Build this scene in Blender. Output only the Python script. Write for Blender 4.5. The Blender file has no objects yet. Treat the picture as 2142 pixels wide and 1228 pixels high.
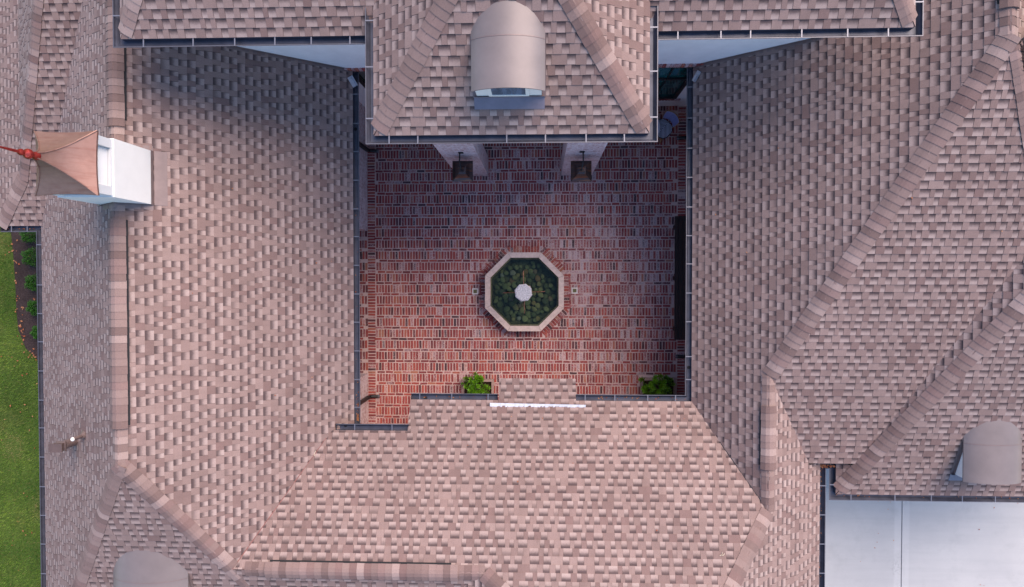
import bpy, math, random
import numpy as np
from mathutils import Vector, Matrix

SC = bpy.context.scene
COL = SC.collection
random.seed(7)
V = Vector

# ------------------------------------------------------------------ camera, sky, sun, exposure
F, CX, CY, H = 1432.0, 1071.0, 614.0, 17.2
RX, RY = -0.020248628834, 0.041169395855
cam = bpy.data.objects.new('camera', bpy.data.cameras.new('camera'))
COL.objects.link(cam)
cam.location = (0, 0, H)
cam.rotation_euler = (RX, RY, 0)
cam.data.sensor_width = 36.0
cam.data.lens = F / 2142.0 * 36.0
cam.data.clip_start = 0.1
cam.data.clip_end = 2000
SC.camera = cam

SUN_AZ, SUN_EL = math.radians(36), math.radians(47)
SUN_STRENGTH, SUN_ANGLE = 3.1, math.radians(54)
SKY_STRENGTH = 0.15
w = bpy.data.worlds.new('World')
SC.world = w
w.use_nodes = True
nt = w.node_tree
sky = nt.nodes.new('ShaderNodeTexSky')
sky.sky_type = 'NISHITA'
sky.sun_disc = False
sky.sun_elevation = SUN_EL
sky.sun_rotation = SUN_AZ
sky.air_density = 1.0
sky.dust_density = 0.4
sky.ozone_density = 3.0
nt.links.new(sky.outputs[0], nt.nodes['Background'].inputs[0])
nt.nodes['Background'].inputs[1].default_value = SKY_STRENGTH
sun = bpy.data.objects.new('sun', bpy.data.lights.new('sun', 'SUN'))
COL.objects.link(sun)
sun.data.energy = SUN_STRENGTH
sun.data.angle = SUN_ANGLE
sun.data.color = (1.0, 0.80, 0.65)
sd = V((math.sin(SUN_AZ) * math.cos(SUN_EL), math.cos(SUN_AZ) * math.cos(SUN_EL), math.sin(SUN_EL)))
sun.rotation_euler = sd.to_track_quat('Z', 'Y').to_euler()
sun.location = sd * 40
SC.view_settings.view_transform = 'Standard'
SC.view_settings.look = 'None'
SC.view_settings.exposure = 1.0
SC.view_settings.gamma = 1.0
SC.cycles.max_bounces = 6
SC.cycles.transparent_max_bounces = 12

# ------------------------------------------------------------------ measuring helpers
RM = Matrix.Rotation(RY, 3, 'Y') @ Matrix.Rotation(RX, 3, 'X')

def px(u, v, z=None, plane=None):
    """world point seen at photo pixel (u, v) at height z or on a roof plane (c, gx, gy): z = c + gx X + gy Y"""
    r = RM @ V((u - CX, -(v - CY), -F))
    if plane is None:
        t = (z - H) / r.z
    else:
        c, gx, gy = plane
        t = (c - H) / (r.z - gx * r.x - gy * r.y)
    return V((0, 0, H)) + t * r

def zat(pl, x, y):
    return pl[0] + pl[1] * x + pl[2] * y

def pt(pl, x, y, up=0.0):
    return V((x, y, zat(pl, x, y) + up))

def nrm(pl):
    return V((-pl[1], -pl[2], 1)).normalized()

def meet_y(a, b, y):
    x = -((a[0] - b[0]) + (a[2] - b[2]) * y) / (a[1] - b[1])
    return V((x, y))

def meet_x(a, b, x):
    y = -((a[0] - b[0]) + (a[1] - b[1]) * x) / (a[2] - b[2])
    return V((x, y))

def meet3(a, b, c):
    M = Matrix(((a[1] - b[1], a[2] - b[2]), (a[1] - c[1], a[2] - c[2])))
    r = M.inverted() @ V((b[0] - a[0], c[0] - a[0]))
    return V((r.x, r.y))

# ------------------------------------------------------------------ object helpers
def thing(name, label, cat, loc=(0, 0, 0), rz=0, group=None):
    o = bpy.data.objects.new(name, None)
    COL.objects.link(o)
    o.location = loc
    o.rotation_euler = (0, 0, rz)
    o.empty_display_size = 0.2
    tag(o, label, cat, group)
    return o

def tag(o, label=None, cat=None, group=None, kind=None):
    if label: o['label'] = label
    if cat: o['category'] = cat
    if group: o['group'] = group
    if kind: o['kind'] = kind
    return o

class MB:
    def __init__(s):
        s.v, s.f, s.c, s.uv, s.m = [], [], [], [], []
    def poly(s, pts, col=(1, 1, 1, 1), uv=None, mi=0):
        b = len(s.v)
        s.v.extend([tuple(p) for p in pts])
        s.f.append(tuple(range(b, b + len(pts))))
        s.c.append(col)
        s.uv.extend(uv if uv else [(0, 0)] * len(pts))
        s.m.append(mi)
    def box(s, a, b, col=(1, 1, 1, 1), mi=0):
        s.obox(((V(a) + V(b)) / 2), V((1, 0, 0)), V((0, 1, 0)), V((0, 0, 1)),
               [abs(b[i] - a[i]) / 2 for i in range(3)], col, mi)
    def obox(s, c, ax, ay, az, h, col=(1, 1, 1, 1), mi=0):
        P = lambda i, j, k: c + ax * (h[0] * i) + ay * (h[1] * j) + az * (h[2] * k)
        for q in (((-1,-1,1),(1,-1,1),(1,1,1),(-1,1,1)), ((-1,1,-1),(1,1,-1),(1,-1,-1),(-1,-1,-1)),
                  ((-1,-1,-1),(1,-1,-1),(1,-1,1),(-1,-1,1)), ((1,1,-1),(-1,1,-1),(-1,1,1),(1,1,1)),
                  ((1,-1,-1),(1,1,-1),(1,1,1),(1,-1,1)), ((-1,1,-1),(-1,-1,-1),(-1,-1,1),(-1,1,1))):
            s.poly([P(*k) for k in q], col, None, mi)
    def tube(s, p0, p1, r0, r1=None, n=10, col=(1, 1, 1, 1), caps=True, mi=0):
        r1 = r0 if r1 is None else r1
        p0, p1 = V(p0), V(p1)
        d = (p1 - p0).normalized()
        a = d.orthogonal().normalized(); b = d.cross(a)
        c0 = [p0 + (a * math.cos(t) + b * math.sin(t)) * r0 for t in [2 * math.pi * k / n for k in range(n)]]
        c1 = [p1 + (a * math.cos(t) + b * math.sin(t)) * r1 for t in [2 * math.pi * k / n for k in range(n)]]
        for k in range(n):
            s.poly([c0[k], c0[(k + 1) % n], c1[(k + 1) % n], c1[k]], col, None, mi)
        if caps:
            s.poly(c1, col, None, mi); s.poly(c0[::-1], col, None, mi)
    def path(s, pts, r, n=8):
        for a, b in zip(pts[:-1], pts[1:]):
            s.tube(a, b, r, r, n)
    def lathe(s, c, prof, n=16, col=(1, 1, 1, 1), rot=0.0):
        c = V(c)
        rings = []
        for r, z in prof:
            rings.append([c + V((r * math.cos(rot + 2 * math.pi * k / n), r * math.sin(rot + 2 * math.pi * k / n), z)) for k in range(n)])
        for A, B in zip(rings[:-1], rings[1:]):
            for k in range(n):
                s.poly([A[k], A[(k + 1) % n], B[(k + 1) % n], B[k]], col)
        if prof[-1][0] > 1e-4: s.poly(rings[-1], col)
        if prof[0][0] > 1e-4: s.poly(rings[0][::-1], col)
    def prism(s, base, z0, z1, col=(1, 1, 1, 1)):
        n = len(base)
        s.poly([(p[0], p[1], z1) for p in base], col)
        s.poly([(p[0], p[1], z0) for p in base][::-1], col)
        for i in range(n):
            a, b = base[i], base[(i + 1) % n]
            s.poly([(a[0], a[1], z0), (b[0], b[1], z0), (b[0], b[1], z1), (a[0], a[1], z1)], col)
    def mesh(s, name, mats, smooth=False, merge=False):
        me = bpy.data.meshes.new(name)
        me.from_pydata(s.v, [], s.f)
        for m in (mats if isinstance(mats, (list, tuple)) else [mats]):
            me.materials.append(m)
        at = me.attributes.new('tab', 'FLOAT_COLOR', 'FACE')
        at.data.foreach_set('color', np.array(s.c, dtype=np.float32).ravel())
        uv = me.uv_layers.new(name='UVMap')
        uv.data.foreach_set('uv', np.array(s.uv, dtype=np.float32).ravel())
        me.polygons.foreach_set('material_index', s.m)
        if merge:
            import bmesh
            bm = bmesh.new(); bm.from_mesh(me)
            bmesh.ops.remove_doubles(bm, verts=bm.verts, dist=1e-5)
            bmesh.ops.recalc_face_normals(bm, faces=bm.faces)
            bm.to_mesh(me); bm.free()
        if smooth:
            me.polygons.foreach_set('use_smooth', [True] * len(me.polygons))
        me.update()
        return me
    def build(s, name, mats, parent=None, smooth=False, merge=False, label=None, bevel=0.0):
        o = bpy.data.objects.new(name, s.mesh(name, mats, smooth, merge))
        COL.objects.link(o)
        if parent: o.parent = parent
        if label: o['label'] = label
        if bevel:
            b = o.modifiers.new('bevel', 'BEVEL'); b.width = bevel; b.segments = 2; b.limit_method = 'ANGLE'
        if smooth:
            try:
                o.data.set_sharp_from_angle(angle=math.radians(40))
            except Exception: pass
        return o

# ------------------------------------------------------------------ materials
class NB:
    def __init__(s, name):
        s.m = bpy.data.materials.new(name); s.m.use_nodes = True
        s.t = s.m.node_tree; s.n = s.t.nodes; s.bs = s.n['Principled BSDF']
        s.out = s.n['Material Output']
    def new(s, typ, **kw):
        x = s.n.new(typ)
        for k, v in kw.items(): setattr(x, k, v)
        return x
    def ln(s, a, b): s.t.links.new(a, b)
    def val(s, sock, v):
        if hasattr(v, 'is_output') or isinstance(v, bpy.types.NodeSocket): s.ln(v, sock)
        else: sock.default_value = v
    def math(s, op, a, b=0.0, c=None, clamp=False):
        x = s.new('ShaderNodeMath', operation=op, use_clamp=clamp)
        s.val(x.inputs[0], a); s.val(x.inputs[1], b)
        if c is not None: s.val(x.inputs[2], c)
        return x.outputs[0]
    def mix(s, f, a, b, mode='MIX'):
        x = s.new('ShaderNodeMix', data_type='RGBA', blend_type=mode)
        s.val(x.inputs[0], f)
        s.val(x.inputs[6], a if not isinstance(a, tuple) else (*a, 1)[:4])
        s.val(x.inputs[7], b if not isinstance(b, tuple) else (*b, 1)[:4])
        return x.outputs[2]
    def noise(s, scale, detail=3.0, rough=0.55, vec=None):
        x = s.new('ShaderNodeTexNoise')
        x.inputs['Scale'].default_value = scale; x.inputs['Detail'].default_value = detail
        x.inputs['Roughness'].default_value = rough
        s.ln(vec if vec else s.obj(), x.inputs['Vector'])
        return x.outputs[0]
    def obj(s):
        if not hasattr(s, '_o'): s._o = s.new('ShaderNodeTexCoord')
        return s._o.outputs['Object']
    def ramp(s, f, stops):
        x = s.new('ShaderNodeValToRGB')
        while len(x.color_ramp.elements) < len(stops): x.color_ramp.elements.new(0.5)
        for e, (p, c) in zip(x.color_ramp.elements, stops):
            e.position = p; e.color = (*c, 1) if len(c) == 3 else c
        s.val(x.inputs[0], f)
        return x.outputs[0]
    def rng(s, f, a, b, c=0.0, d=1.0, smooth=False):
        x = s.new('ShaderNodeMapRange')
        if smooth: x.interpolation_type = 'SMOOTHSTEP'
        s.val(x.inputs[0], f)
        for i, q in enumerate((a, b, c, d)): x.inputs[i + 1].default_value = q
        return x.outputs[0]
    def bump(s, h, strength, dist=0.01):
        x = s.new('ShaderNodeBump')
        x.inputs['Strength'].default_value = strength; x.inputs['Distance'].default_value = dist
        s.ln(h, x.inputs['Height']); s.ln(x.outputs[0], s.bs.inputs['Normal'])
    def fin(s, col=None, rough=None, metal=None, spec=None):
        if col is not None: s.val(s.bs.inputs['Base Color'], (*col, 1) if isinstance(col, tuple) else col)
        if rough is not None: s.val(s.bs.inputs['Roughness'], rough)
        if metal is not None: s.val(s.bs.inputs['Metallic'], metal)
        if spec is not None: s.bs.inputs['Specular IOR Level'].default_value = spec
        return s.m

def attr(b):
    a = b.new('ShaderNodeAttribute', attribute_name='tab')
    sp = b.new('ShaderNodeSeparateColor')
    b.ln(a.outputs['Color'], sp.inputs[0])
    return sp.outputs

def mat_shingle():
    b = NB('asphalt_shingle')
    r, g, bl = attr(b)[:3]
    base = b.ramp(r, [(0.0, (0.114, 0.073, 0.066)), (0.30, (0.170, 0.113, 0.102)), (0.62, (0.248, 0.172, 0.154)),
                      (0.88, (0.310, 0.224, 0.201)), (1.0, (0.370, 0.280, 0.255))])
    base = b.mix(b.math('MULTIPLY', g, 0.55), base, (0.205, 0.122, 0.112))
    uv = b.new('ShaderNodeUVMap'); sx = b.new('ShaderNodeSeparateXYZ'); b.ln(uv.outputs[0], sx.inputs[0])
    grain = b.noise(210, 2.0, 0.7)
    mid = b.noise(28, 3.0, 0.6)
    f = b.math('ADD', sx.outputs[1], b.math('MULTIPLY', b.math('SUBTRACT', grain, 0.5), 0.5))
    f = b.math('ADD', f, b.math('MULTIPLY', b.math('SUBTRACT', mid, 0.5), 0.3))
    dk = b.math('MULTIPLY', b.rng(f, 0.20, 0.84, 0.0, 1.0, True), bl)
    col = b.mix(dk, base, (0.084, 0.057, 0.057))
    sp = b.rng(grain, 0.3, 0.72, 0.70, 1.30)
    bl2 = b.rng(b.noise(0.7, 5.0, 0.65), 0.3, 0.7, 0.91, 1.08)
    k = b.math('MULTIPLY', sp, bl2)
    ge = b.new('ShaderNodeSeparateXYZ'); b.ln(b.obj(), ge.inputs[0])
    cv = b.new('ShaderNodeCombineXYZ'); b.ln(b.math('MULTIPLY', sx.outputs[0], 5.0), cv.inputs[0]); b.ln(b.math('MULTIPLY', ge.outputs[2], 0.9), cv.inputs[1])
    k = b.math('MULTIPLY', k, b.rng(b.noise(1.0, 4.0, 0.7, cv.outputs[0]), 0.3, 0.7, 0.92, 1.07))
    stain = b.rng(b.noise(1.9, 6.0, 0.75), 0.60, 0.74, 1.0, 0.86)
    k = b.math('MULTIPLY', k, stain)
    cc = b.new('ShaderNodeCombineColor')
    for i in range(3): b.ln(k, cc.inputs[i])
    col = b.mix(1.0, col, cc.outputs[0], 'MULTIPLY')
    b.bump(grain, 0.35, 0.004)
    return b.fin(col, 0.92, 0.0, 0.25)

def mat_paver():
    b = NB('old_brick_paver')
    r, g, bl = attr(b)[:3]
    base = b.ramp(r, [(0.0, (0.075, 0.040, 0.048)), (0.22, (0.18, 0.044, 0.050)), (0.5, (0.32, 0.060, 0.058)),
                      (0.78, (0.42, 0.088, 0.066)), (1.0, (0.42, 0.165, 0.11))])
    n1 = b.noise(55, 4.0, 0.65); n2 = b.noise(1.3, 3.0, 0.6); n3 = b.noise(16, 3.0, 0.6)
    base = b.mix(b.rng(n3, 0.4, 0.75, 0.0, 0.4), base, (0.14, 0.07, 0.065))
    # lime bloom left on reclaimed bricks
    k = b.math('ADD', b.math('MULTIPLY', g, 0.75), b.math('MULTIPLY', b.rng(n2, 0.35, 0.7, -0.3, 0.4), 0.8))
    gx = b.new('ShaderNodeSeparateXYZ'); b.ln(b.obj(), gx.inputs[0])
    dx = b.math('DIVIDE', b.math('SUBTRACT', gx.outputs[0], 1.3), 2.6); dy = b.math('DIVIDE', b.math('SUBTRACT', gx.outputs[1], 0.6), 2.4)
    rr = b.math('SQRT', b.math('ADD', b.math('MULTIPLY', dx, dx), b.math('MULTIPLY', dy, dy)))
    k = b.math('ADD', k, b.rng(b.math('ADD', rr, b.math('MULTIPLY', b.noise(2.2, 4.0, 0.65), 0.9)), 0.6, 1.9, 0.34, -0.15))
    lime = b.math('MULTIPLY', b.rng(b.math('ADD', n1, b.math('MULTIPLY', k, 0.30)), 0.58, 0.80, 0.0, 1.0), 0.85, clamp=True)
    col = b.mix(lime, base, (0.64, 0.51, 0.52))
    b.bump(n1, 0.5, 0.006)
    return b.fin(col, 0.85, 0.0, 0.3)

def mat_mortar():
    b = NB('sandy_mortar')
    n = b.noise(40, 4.0, 0.65); n2 = b.noise(0.8, 3.0)
    col = b.mix(n, (0.55, 0.385, 0.355), (0.72, 0.53, 0.49))
    col = b.mix(b.rng(n2, 0.4, 0.7, 0.0, 0.45), col, (0.42, 0.29, 0.26))
    b.bump(n, 0.5, 0.008)
    return b.fin(col, 0.95)

def mat_brickwall(wash=0.8):
    b = NB('lime_washed_brick')
    ge = b.new('ShaderNodeNewGeometry'); sx = b.new('ShaderNodeSeparateXYZ'); b.ln(ge.outputs['Position'], sx.inputs[0])
    cx = b.new('ShaderNodeCombineXYZ')
    b.ln(b.math('ADD', sx.outputs[0], sx.outputs[1]), cx.inputs[0]); b.ln(sx.outputs[2], cx.inputs[1])
    br = b.new('ShaderNodeTexBrick')
    b.ln(cx.outputs[0], br.inputs['Vector'])
    br.inputs['Color1'].default_value = (0.30, 0.085, 0.065, 1)
    br.inputs['Color2'].default_value = (0.62, 0.46, 0.45, 1)
    br.inputs['Mortar'].default_value = (0.66, 0.57, 0.57, 1)
    br.inputs['Scale'].default_value = 1.0
    br.inputs['Mortar Size'].default_value = 0.007
    br.inputs['Brick Width'].default_value = 0.215
    br.inputs['Row Height'].default_value = 0.072
    n = b.noise(17, 4.0, 0.7)
    col = b.mix(b.math('MULTIPLY', b.rng(n, 0.36, 0.62, 0.0, 1.0), wash), br.outputs[0], (0.78, 0.70, 0.71))
    b.bump(br.outputs[1], -0.6, 0.01)
    return b.fin(col, 0.9)

def simple(name, col, rough=0.5, metal=0.0, var=0.12, scale=6.0, spec=0.5, bump=0.0):
    b = NB(name)
    n = b.noise(scale, 4.0, 0.6)
    lo = tuple(c * (1 - var) for c in col); hi = tuple(min(1, c * (1 + var)) for c in col)
    c = b.mix(b.rng(n, 0.3, 0.7), lo, hi)
    if bump: b.bump(n, bump, 0.01)
    return b.fin(c, rough, metal, spec)

M = {}
M['shingle'] = mat_shingle()
M['deck'] = simple('fascia_board', (0.05, 0.04, 0.04), 0.7)
M['paver'] = mat_paver()
M['mortar'] = mat_mortar()
M['brick'] = mat_brickwall()
M['brick_red'] = mat_brickwall(0.25); M['brick_red'].name = 'faded_red_brick'
M['stucco'] = simple('white_stucco', (0.84, 0.83, 0.84), 0.85, 0, 0.05, 3.0, 0.3, 0.15)
M['white'] = simple('white_paint', (0.80, 0.79, 0.76), 0.45, 0, 0.03, 4.0)
M['bronze'] = simple('dark_bronze_gutter', (0.075, 0.078, 0.105), 0.42, 0.25, 0.25, 5.0)
M['lip'] = simple('gutter_lip', (0.115, 0.112, 0.13), 0.4, 0.35, 0.15, 5.0)
M['alu'] = simple('aluminium_bracket', (0.20, 0.20, 0.23), 0.4, 0.4, 0.08)
M['black'] = simple('black_iron', (0.015, 0.014, 0.016), 0.5, 0.2, 0.2)
M['vent'] = simple('black_vent_strip', (0.008, 0.008, 0.010), 0.8)
M['tan'] = simple('tan_painted_metal', (0.19, 0.156, 0.150), 0.46, 0.12, 0.10, 2.2, 0.5, 0.12)
M['apron'] = simple('slate_apron_metal', (0.19, 0.165, 0.20), 0.4, 0.2, 0.1)
M['flash'] = simple('brown_flashing', (0.20, 0.145, 0.137), 0.45, 0.2, 0.12)
M['flashlight'] = simple('grey_flashing', (0.50, 0.50, 0.54), 0.4, 0.4, 0.15, 14)
M['stone'] = simple('cast_stone', (0.60, 0.47, 0.42), 0.8, 0, 0.16, 12.0, 0.3, 0.3)
M['greystone'] = simple('pitted_grey_stone', (0.50, 0.48, 0.50), 0.9, 0, 0.35, 34.0, 0.3, 0.6)
M['soil'] = simple('planter_soil', (0.035, 0.018, 0.014), 0.95, 0, 0.5, 30, 0.2, 0.8)
M['rim'] = simple('clay_planter_rim', (0.36, 0.25, 0.22), 0.85, 0, 0.2, 20)
M['bench'] = simple('near_black_wood', (0.016, 0.007, 0.006), 0.55, 0, 0.4, 9)
M['rattan'] = simple('golden_rattan', (0.30, 0.17, 0.05), 0.5, 0, 0.3, 40)
M['table'] = simple('pale_zinc_top', (0.62, 0.62, 0.72), 0.45, 0.1, 0.06)
M['redcopper'] = simple('bright_red_copper', (0.45, 0.055, 0.045), 0.28, 0.75, 0.25, 18)
M['ptop'] = simple('green_lens', (0.13, 0.12, 0.03), 0.4, 0, 0.4, 60)
M['rust'] = simple('copper_pipe', (0.26, 0.12, 0.085), 0.4, 0.6, 0.3, 30)

def mat_copper(name, a, c, dark, rough, metal):
    b = NB(name)
    n = b.noise(5.0, 5.0, 0.65)
    mp = b.new('ShaderNodeMapping'); b.ln(b.obj(), mp.inputs[0]); mp.inputs['Scale'].default_value = (3, 26, 3)
    st = b.noise(1.0, 3.0, 0.6, mp.outputs[0])
    col = b.mix(b.rng(n, 0.3, 0.7), a, c)
    col = b.mix(b.rng(st, 0.5, 0.75, 0.0, 0.55), col, dark)
    return b.fin(col, rough, metal)
M['copper'] = mat_copper('weathered_copper', (0.24, 0.13, 0.105), (0.31, 0.175, 0.14), (0.20, 0.075, 0.055), 0.5, 0.55)
M['lancopper'] = mat_copper('aged_lantern_copper', (0.055, 0.045, 0.05), (0.10, 0.075, 0.07), (0.30, 0.12, 0.06), 0.28, 0.8)

def mat_glass(tint, name):
    b = NB(name)
    mp = b.new('ShaderNodeMapping'); b.ln(b.obj(), mp.inputs[0]); mp.inputs['Scale'].default_value = (9, 1, 1.2)
    n = b.noise(1.0, 3.0, 0.6, mp.outputs[0])
    col = b.mix(b.rng(n, 0.35, 0.7), tuple(c * 0.25 for c in tint), tint)
    return b.fin(col, 0.06, 0.0, 0.8)
M['glass_sky_teal'] = mat_glass((0.015, 0.16, 0.17), 'teal_sky_reflection_glass')  # teal of the reflected sky is painted into the glass colour
M['glass_green'] = mat_glass((0.06, 0.085, 0.06), 'green_window_glass')
M['glass_blue'] = mat_glass((0.16, 0.22, 0.33), 'dormer_glass')
M['glass_lantern'] = mat_glass((0.10, 0.09, 0.07), 'lantern_glass')

def mat_water():
    b = NB('fountain_water')
    tr = b.new('ShaderNodeBsdfTransparent'); tr.inputs[0].default_value = (0.66, 0.76, 0.68, 1)
    gl = b.new('ShaderNodeBsdfGlossy'); gl.inputs['Roughness'].default_value = 0.02
    fr = b.new('ShaderNodeFresnel'); fr.inputs[0].default_value = 1.33
    bp = b.new('ShaderNodeBump'); bp.inputs['Strength'].default_value = 0.05
    b.ln(b.noise(9, 2.0), bp.inputs['Height']); b.ln(bp.outputs[0], gl.inputs['Normal'])
    mx = b.new('ShaderNodeMixShader'); b.ln(fr.outputs[0], mx.inputs[0]); b.ln(tr.outputs[0], mx.inputs[1]); b.ln(gl.outputs[0], mx.inputs[2])
    b.ln(mx.outputs[0], b.out.inputs[0])
    return b.m
M['water'] = mat_water()

def mat_pebble():
    b = NB('olive_pond_stone')
    oi = b.new('ShaderNodeObjectInfo')
    col = b.ramp(oi.outputs['Random'], [(0, (0.07, 0.085, 0.05)), (0.35, (0.17, 0.19, 0.085)), (0.6, (0.28, 0.29, 0.14)), (0.8, (0.29, 0.23, 0.10)), (0.92, (0.26, 0.14, 0.07)), (1, (0.36, 0.39, 0.33))])
    col = b.mix(b.rng(b.noise(22, 4.0), 0.35, 0.7, 0, 0.7), col, (0.03, 0.04, 0.02))
    return b.fin(col, 0.8)
M['pebble'] = mat_pebble()

def mat_leaf(name, a, c, rough=0.35, dry=None):
    b = NB(name)
    r, g, bl = attr(b)[:3]
    col = b.mix(r, a, c)
    if dry: col = b.mix(g, col, dry)
    b.fin(col, rough, 0, 0.4)
    tr = b.new('ShaderNodeBsdfTranslucent'); b.ln(col, tr.inputs[0])
    mx = b.new('ShaderNodeMixShader'); mx.inputs[0].default_value = 0.3
    b.ln(b.bs.outputs[0], mx.inputs[1]); b.ln(tr.outputs[0], mx.inputs[2]); b.ln(mx.outputs[0], b.out.inputs[0])
    return b.m
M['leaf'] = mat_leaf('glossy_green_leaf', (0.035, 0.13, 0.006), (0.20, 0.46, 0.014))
M['shrubleaf'] = mat_leaf('dark_shrub_leaf', (0.012, 0.055, 0.008), (0.05, 0.17, 0.016), 0.5)
M['grass'] = mat_leaf('lawn_grass', (0.040, 0.135, 0.010), (0.26, 0.38, 0.05), 0.6, (0.36, 0.27, 0.12))
M['dryleaf'] = mat_leaf('fallen_leaf', (0.35, 0.075, 0.025), (0.55, 0.26, 0.12), 0.7)
M['stem'] = simple('twig_bark', (0.09, 0.06, 0.035), 0.9)

def mat_ground(name, a, c, scale, bump):
    b = NB(name)
    n = b.noise(scale, 5.0, 0.7); n2 = b.noise(scale * 0.06, 3.0)
    col = b.mix(b.rng(n, 0.3, 0.7), a, c)
    col = b.mix(b.rng(n2, 0.35, 0.7, 0, 0.5), col, tuple(x * 0.6 for x in a))
    b.bump(n, bump, 0.03)
    return b.fin(col, 0.95, 0, 0.15)
M['lawn'] = mat_ground('lawn_soil', (0.035, 0.07, 0.012), (0.10, 0.14, 0.028), 14, 0.6)
M['mulch'] = mat_ground('bark_mulch', (0.024, 0.016, 0.016), (0.085, 0.058, 0.054), 38, 0.9)

def mat_concrete():
    b = NB('broom_concrete')
    n = b.noise(0.55, 5.0, 0.6); n2 = b.noise(60, 3.0); n3 = b.noise(5, 4.0, 0.7)
    mp = b.new('ShaderNodeMapping'); b.ln(b.obj(), mp.inputs[0]); mp.inputs['Scale'].default_value = (0.35, 4.5, 1)
    st = b.noise(1.0, 4.0, 0.6, mp.outputs[0])
    col = b.mix(b.rng(n, 0.3, 0.7), (0.40, 0.40, 0.405), (0.475, 0.47, 0.465))
    col = b.mix(b.rng(st, 0.45, 0.75, 0, 0.35), col, (0.33, 0.33, 0.34))
    col = b.mix(b.rng(n3, 0.62, 0.8, 0, 0.35), col, (0.27, 0.268, 0.265))
    col = b.mix(b.rng(n2, 0.4, 0.7, 0, 0.2), col, (0.32, 0.32, 0.32))
    gx = b.new('ShaderNodeSeparateXYZ'); b.ln(b.obj(), gx.inputs[0])
    sp_ = px(1878, 1186, 0)
    dx = b.math('MULTIPLY', b.math('SUBTRACT', gx.outputs[0], sp_.x), 5.0); dy = b.math('MULTIPLY', b.math('SUBTRACT', gx.outputs[1], sp_.y), 2.6)
    rr = b.math('SQRT', b.math('ADD', b.math('MULTIPLY', dx, dx), b.math('MULTIPLY', dy, dy)))
    n5 = b.noise(14, 5.0, 0.75)
    col = b.mix(b.math('MULTIPLY', b.rng(rr, 1.0, 0.2, 0.0, 1.0), b.rng(n5, 0.48, 0.62, 0.0, 0.6)), col, (0.14, 0.14, 0.15))
    jd = b.math('ABSOLUTE', b.math('SUBTRACT', gx.outputs[0], px(1886, 1140, 0).x))
    col = b.mix(b.math('MULTIPLY', b.rng(jd, 0.20, 0.16, 0.0, 0.35), 1.0), col, (0.52, 0.52, 0.52))
    n6 = b.noise(1.7, 6.0, 0.7)
    col = b.mix(b.rng(n6, 0.52, 0.72, 0.0, 0.35), col, (0.31, 0.31, 0.315))
    b.bump(n2, 0.1, 0.003)
    return b.fin(col, 0.9, 0, 0.2)
M['concrete'] = mat_concrete()

def mat_stripe():
    b = NB('woven_chevron_seat')
    sx = b.new('ShaderNodeSeparateXYZ'); b.ln(b.obj(), sx.inputs[0])
    k = b.math('ADD', b.math('MULTIPLY', b.math('ABSOLUTE', sx.outputs[1]), 1.1), sx.outputs[0])
    fr = b.math('FRACT', b.math('MULTIPLY', k, 22.0))
    col = b.mix(b.math('GREATER_THAN', fr, 0.55), (0.012, 0.012, 0.018), (0.75, 0.78, 0.95))
    return b.fin(col, 0.5)
def mat_weave():
    b = NB('woven_blue_back')
    ck = b.new('ShaderNodeTexChecker'); ck.inputs['Scale'].default_value = 85
    b.ln(b.obj(), ck.inputs[0]); ck.inputs[1].default_value = (0.10, 0.12, 0.32, 1); ck.inputs[2].default_value = (0.24, 0.28, 0.52, 1)
    return b.fin(ck.outputs[0], 0.5)
M['stripe'] = mat_stripe(); M['weave'] = mat_weave()

# ------------------------------------------------------------------ roof planes (z = c + gx X + gy Y)
ZE = 3.2
XE, XW, TE = -3.86, -10.46, 0.825
E1 = (ZE + TE * XE, -TE, 0); W1 = (ZE - TE * XW, TE, 0)
XR = (XE + XW) / 2
TN = 0.53; YN = -2.48
N1 = (ZE + TN * YN, 0, -TN)
apx = px(247, 972, plane=E1)
TS5 = 0.517
zr = zat(E1, XR, 0)
S5 = (zr - TS5 * apx.y, 0, TS5)
YS4 = 1.137; S4 = (ZE - 0.45 * YS4, 0, 0.45)
XWR, TWR = 3.08, 0.82
WR = (ZE - TWR * XWR, TWR, 0)
XER = 5.635
A_ = px(1609, 900, plane=WR)
TER = (A_.z - ZE) / (XER - A_.x)
ER = (ZE + TER * XER, -TER, 0)
ha, hb = px(1612, 783, plane=WR), px(2116, 72, plane=WR)
g2 = (hb.z - ha.z) / (hb.y - ha.y)
S2 = (ha.z - g2 * ha.y, 0, g2)
YS3 = -4.32
XW3 = px(1749, 1000, ZE).x
# lower right block: fit the two slopes to the measured hip and valley
def fit3():
    best = None
    for i in range(40, 110):
        tw = i / 100
        W = (ZE - tw * XW3, tw, 0)
        for j in range(38, 62):
            t3 = j / 100
            S = (ZE - t3 * YS3, 0, t3)
            e = 0
            for (u, v) in ((1952, 830), (1866, 910), (1776, 1003)):
                p = px(u, v, plane=S); e += (zat(W, p.x, p.y) - p.z) ** 2
            for (u, v) in ((1909, 827), (1804, 948)):
                p = px(u, v, plane=S2); e += (zat(W, p.x, p.y) - p.z) ** 2
            if best is None or e < best[0]: best = (e, W, S)
    return best
_, W3, S3 = fit3()
ZU, YU, XUL, XUR = 6.8, 3.72, -6.47, 5.5
SU = (ZU - 0.56 * YU, 0, 0.56); WU = (ZU - 0.8 * XUL, 0.8, 0); EU = (ZU + 0.8 * XUR, -0.8, 0)
ZP, YP, XPL, XPR = 7.0, 2.16, -2.48, 1.593
SP = (ZP - 0.56 * YP, 0, 0.56)
q = px(923, 7, plane=SP); tpl = (q.z - ZP) / (q.x - XPL)
q = px(1195, 7, plane=SP); tpr = (q.z - ZP) / (XPR - q.x)
tp = (tpl + tpr) / 2
WP = (ZP - tp * XPL, tp, 0); EP = (ZP + tp * XPR, -tp, 0)

# ------------------------------------------------------------------ the house
house = thing('house', 'large courtyard house with brown shingle hip roofs, brick walls and a copper topped cupola', 'house')

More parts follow.
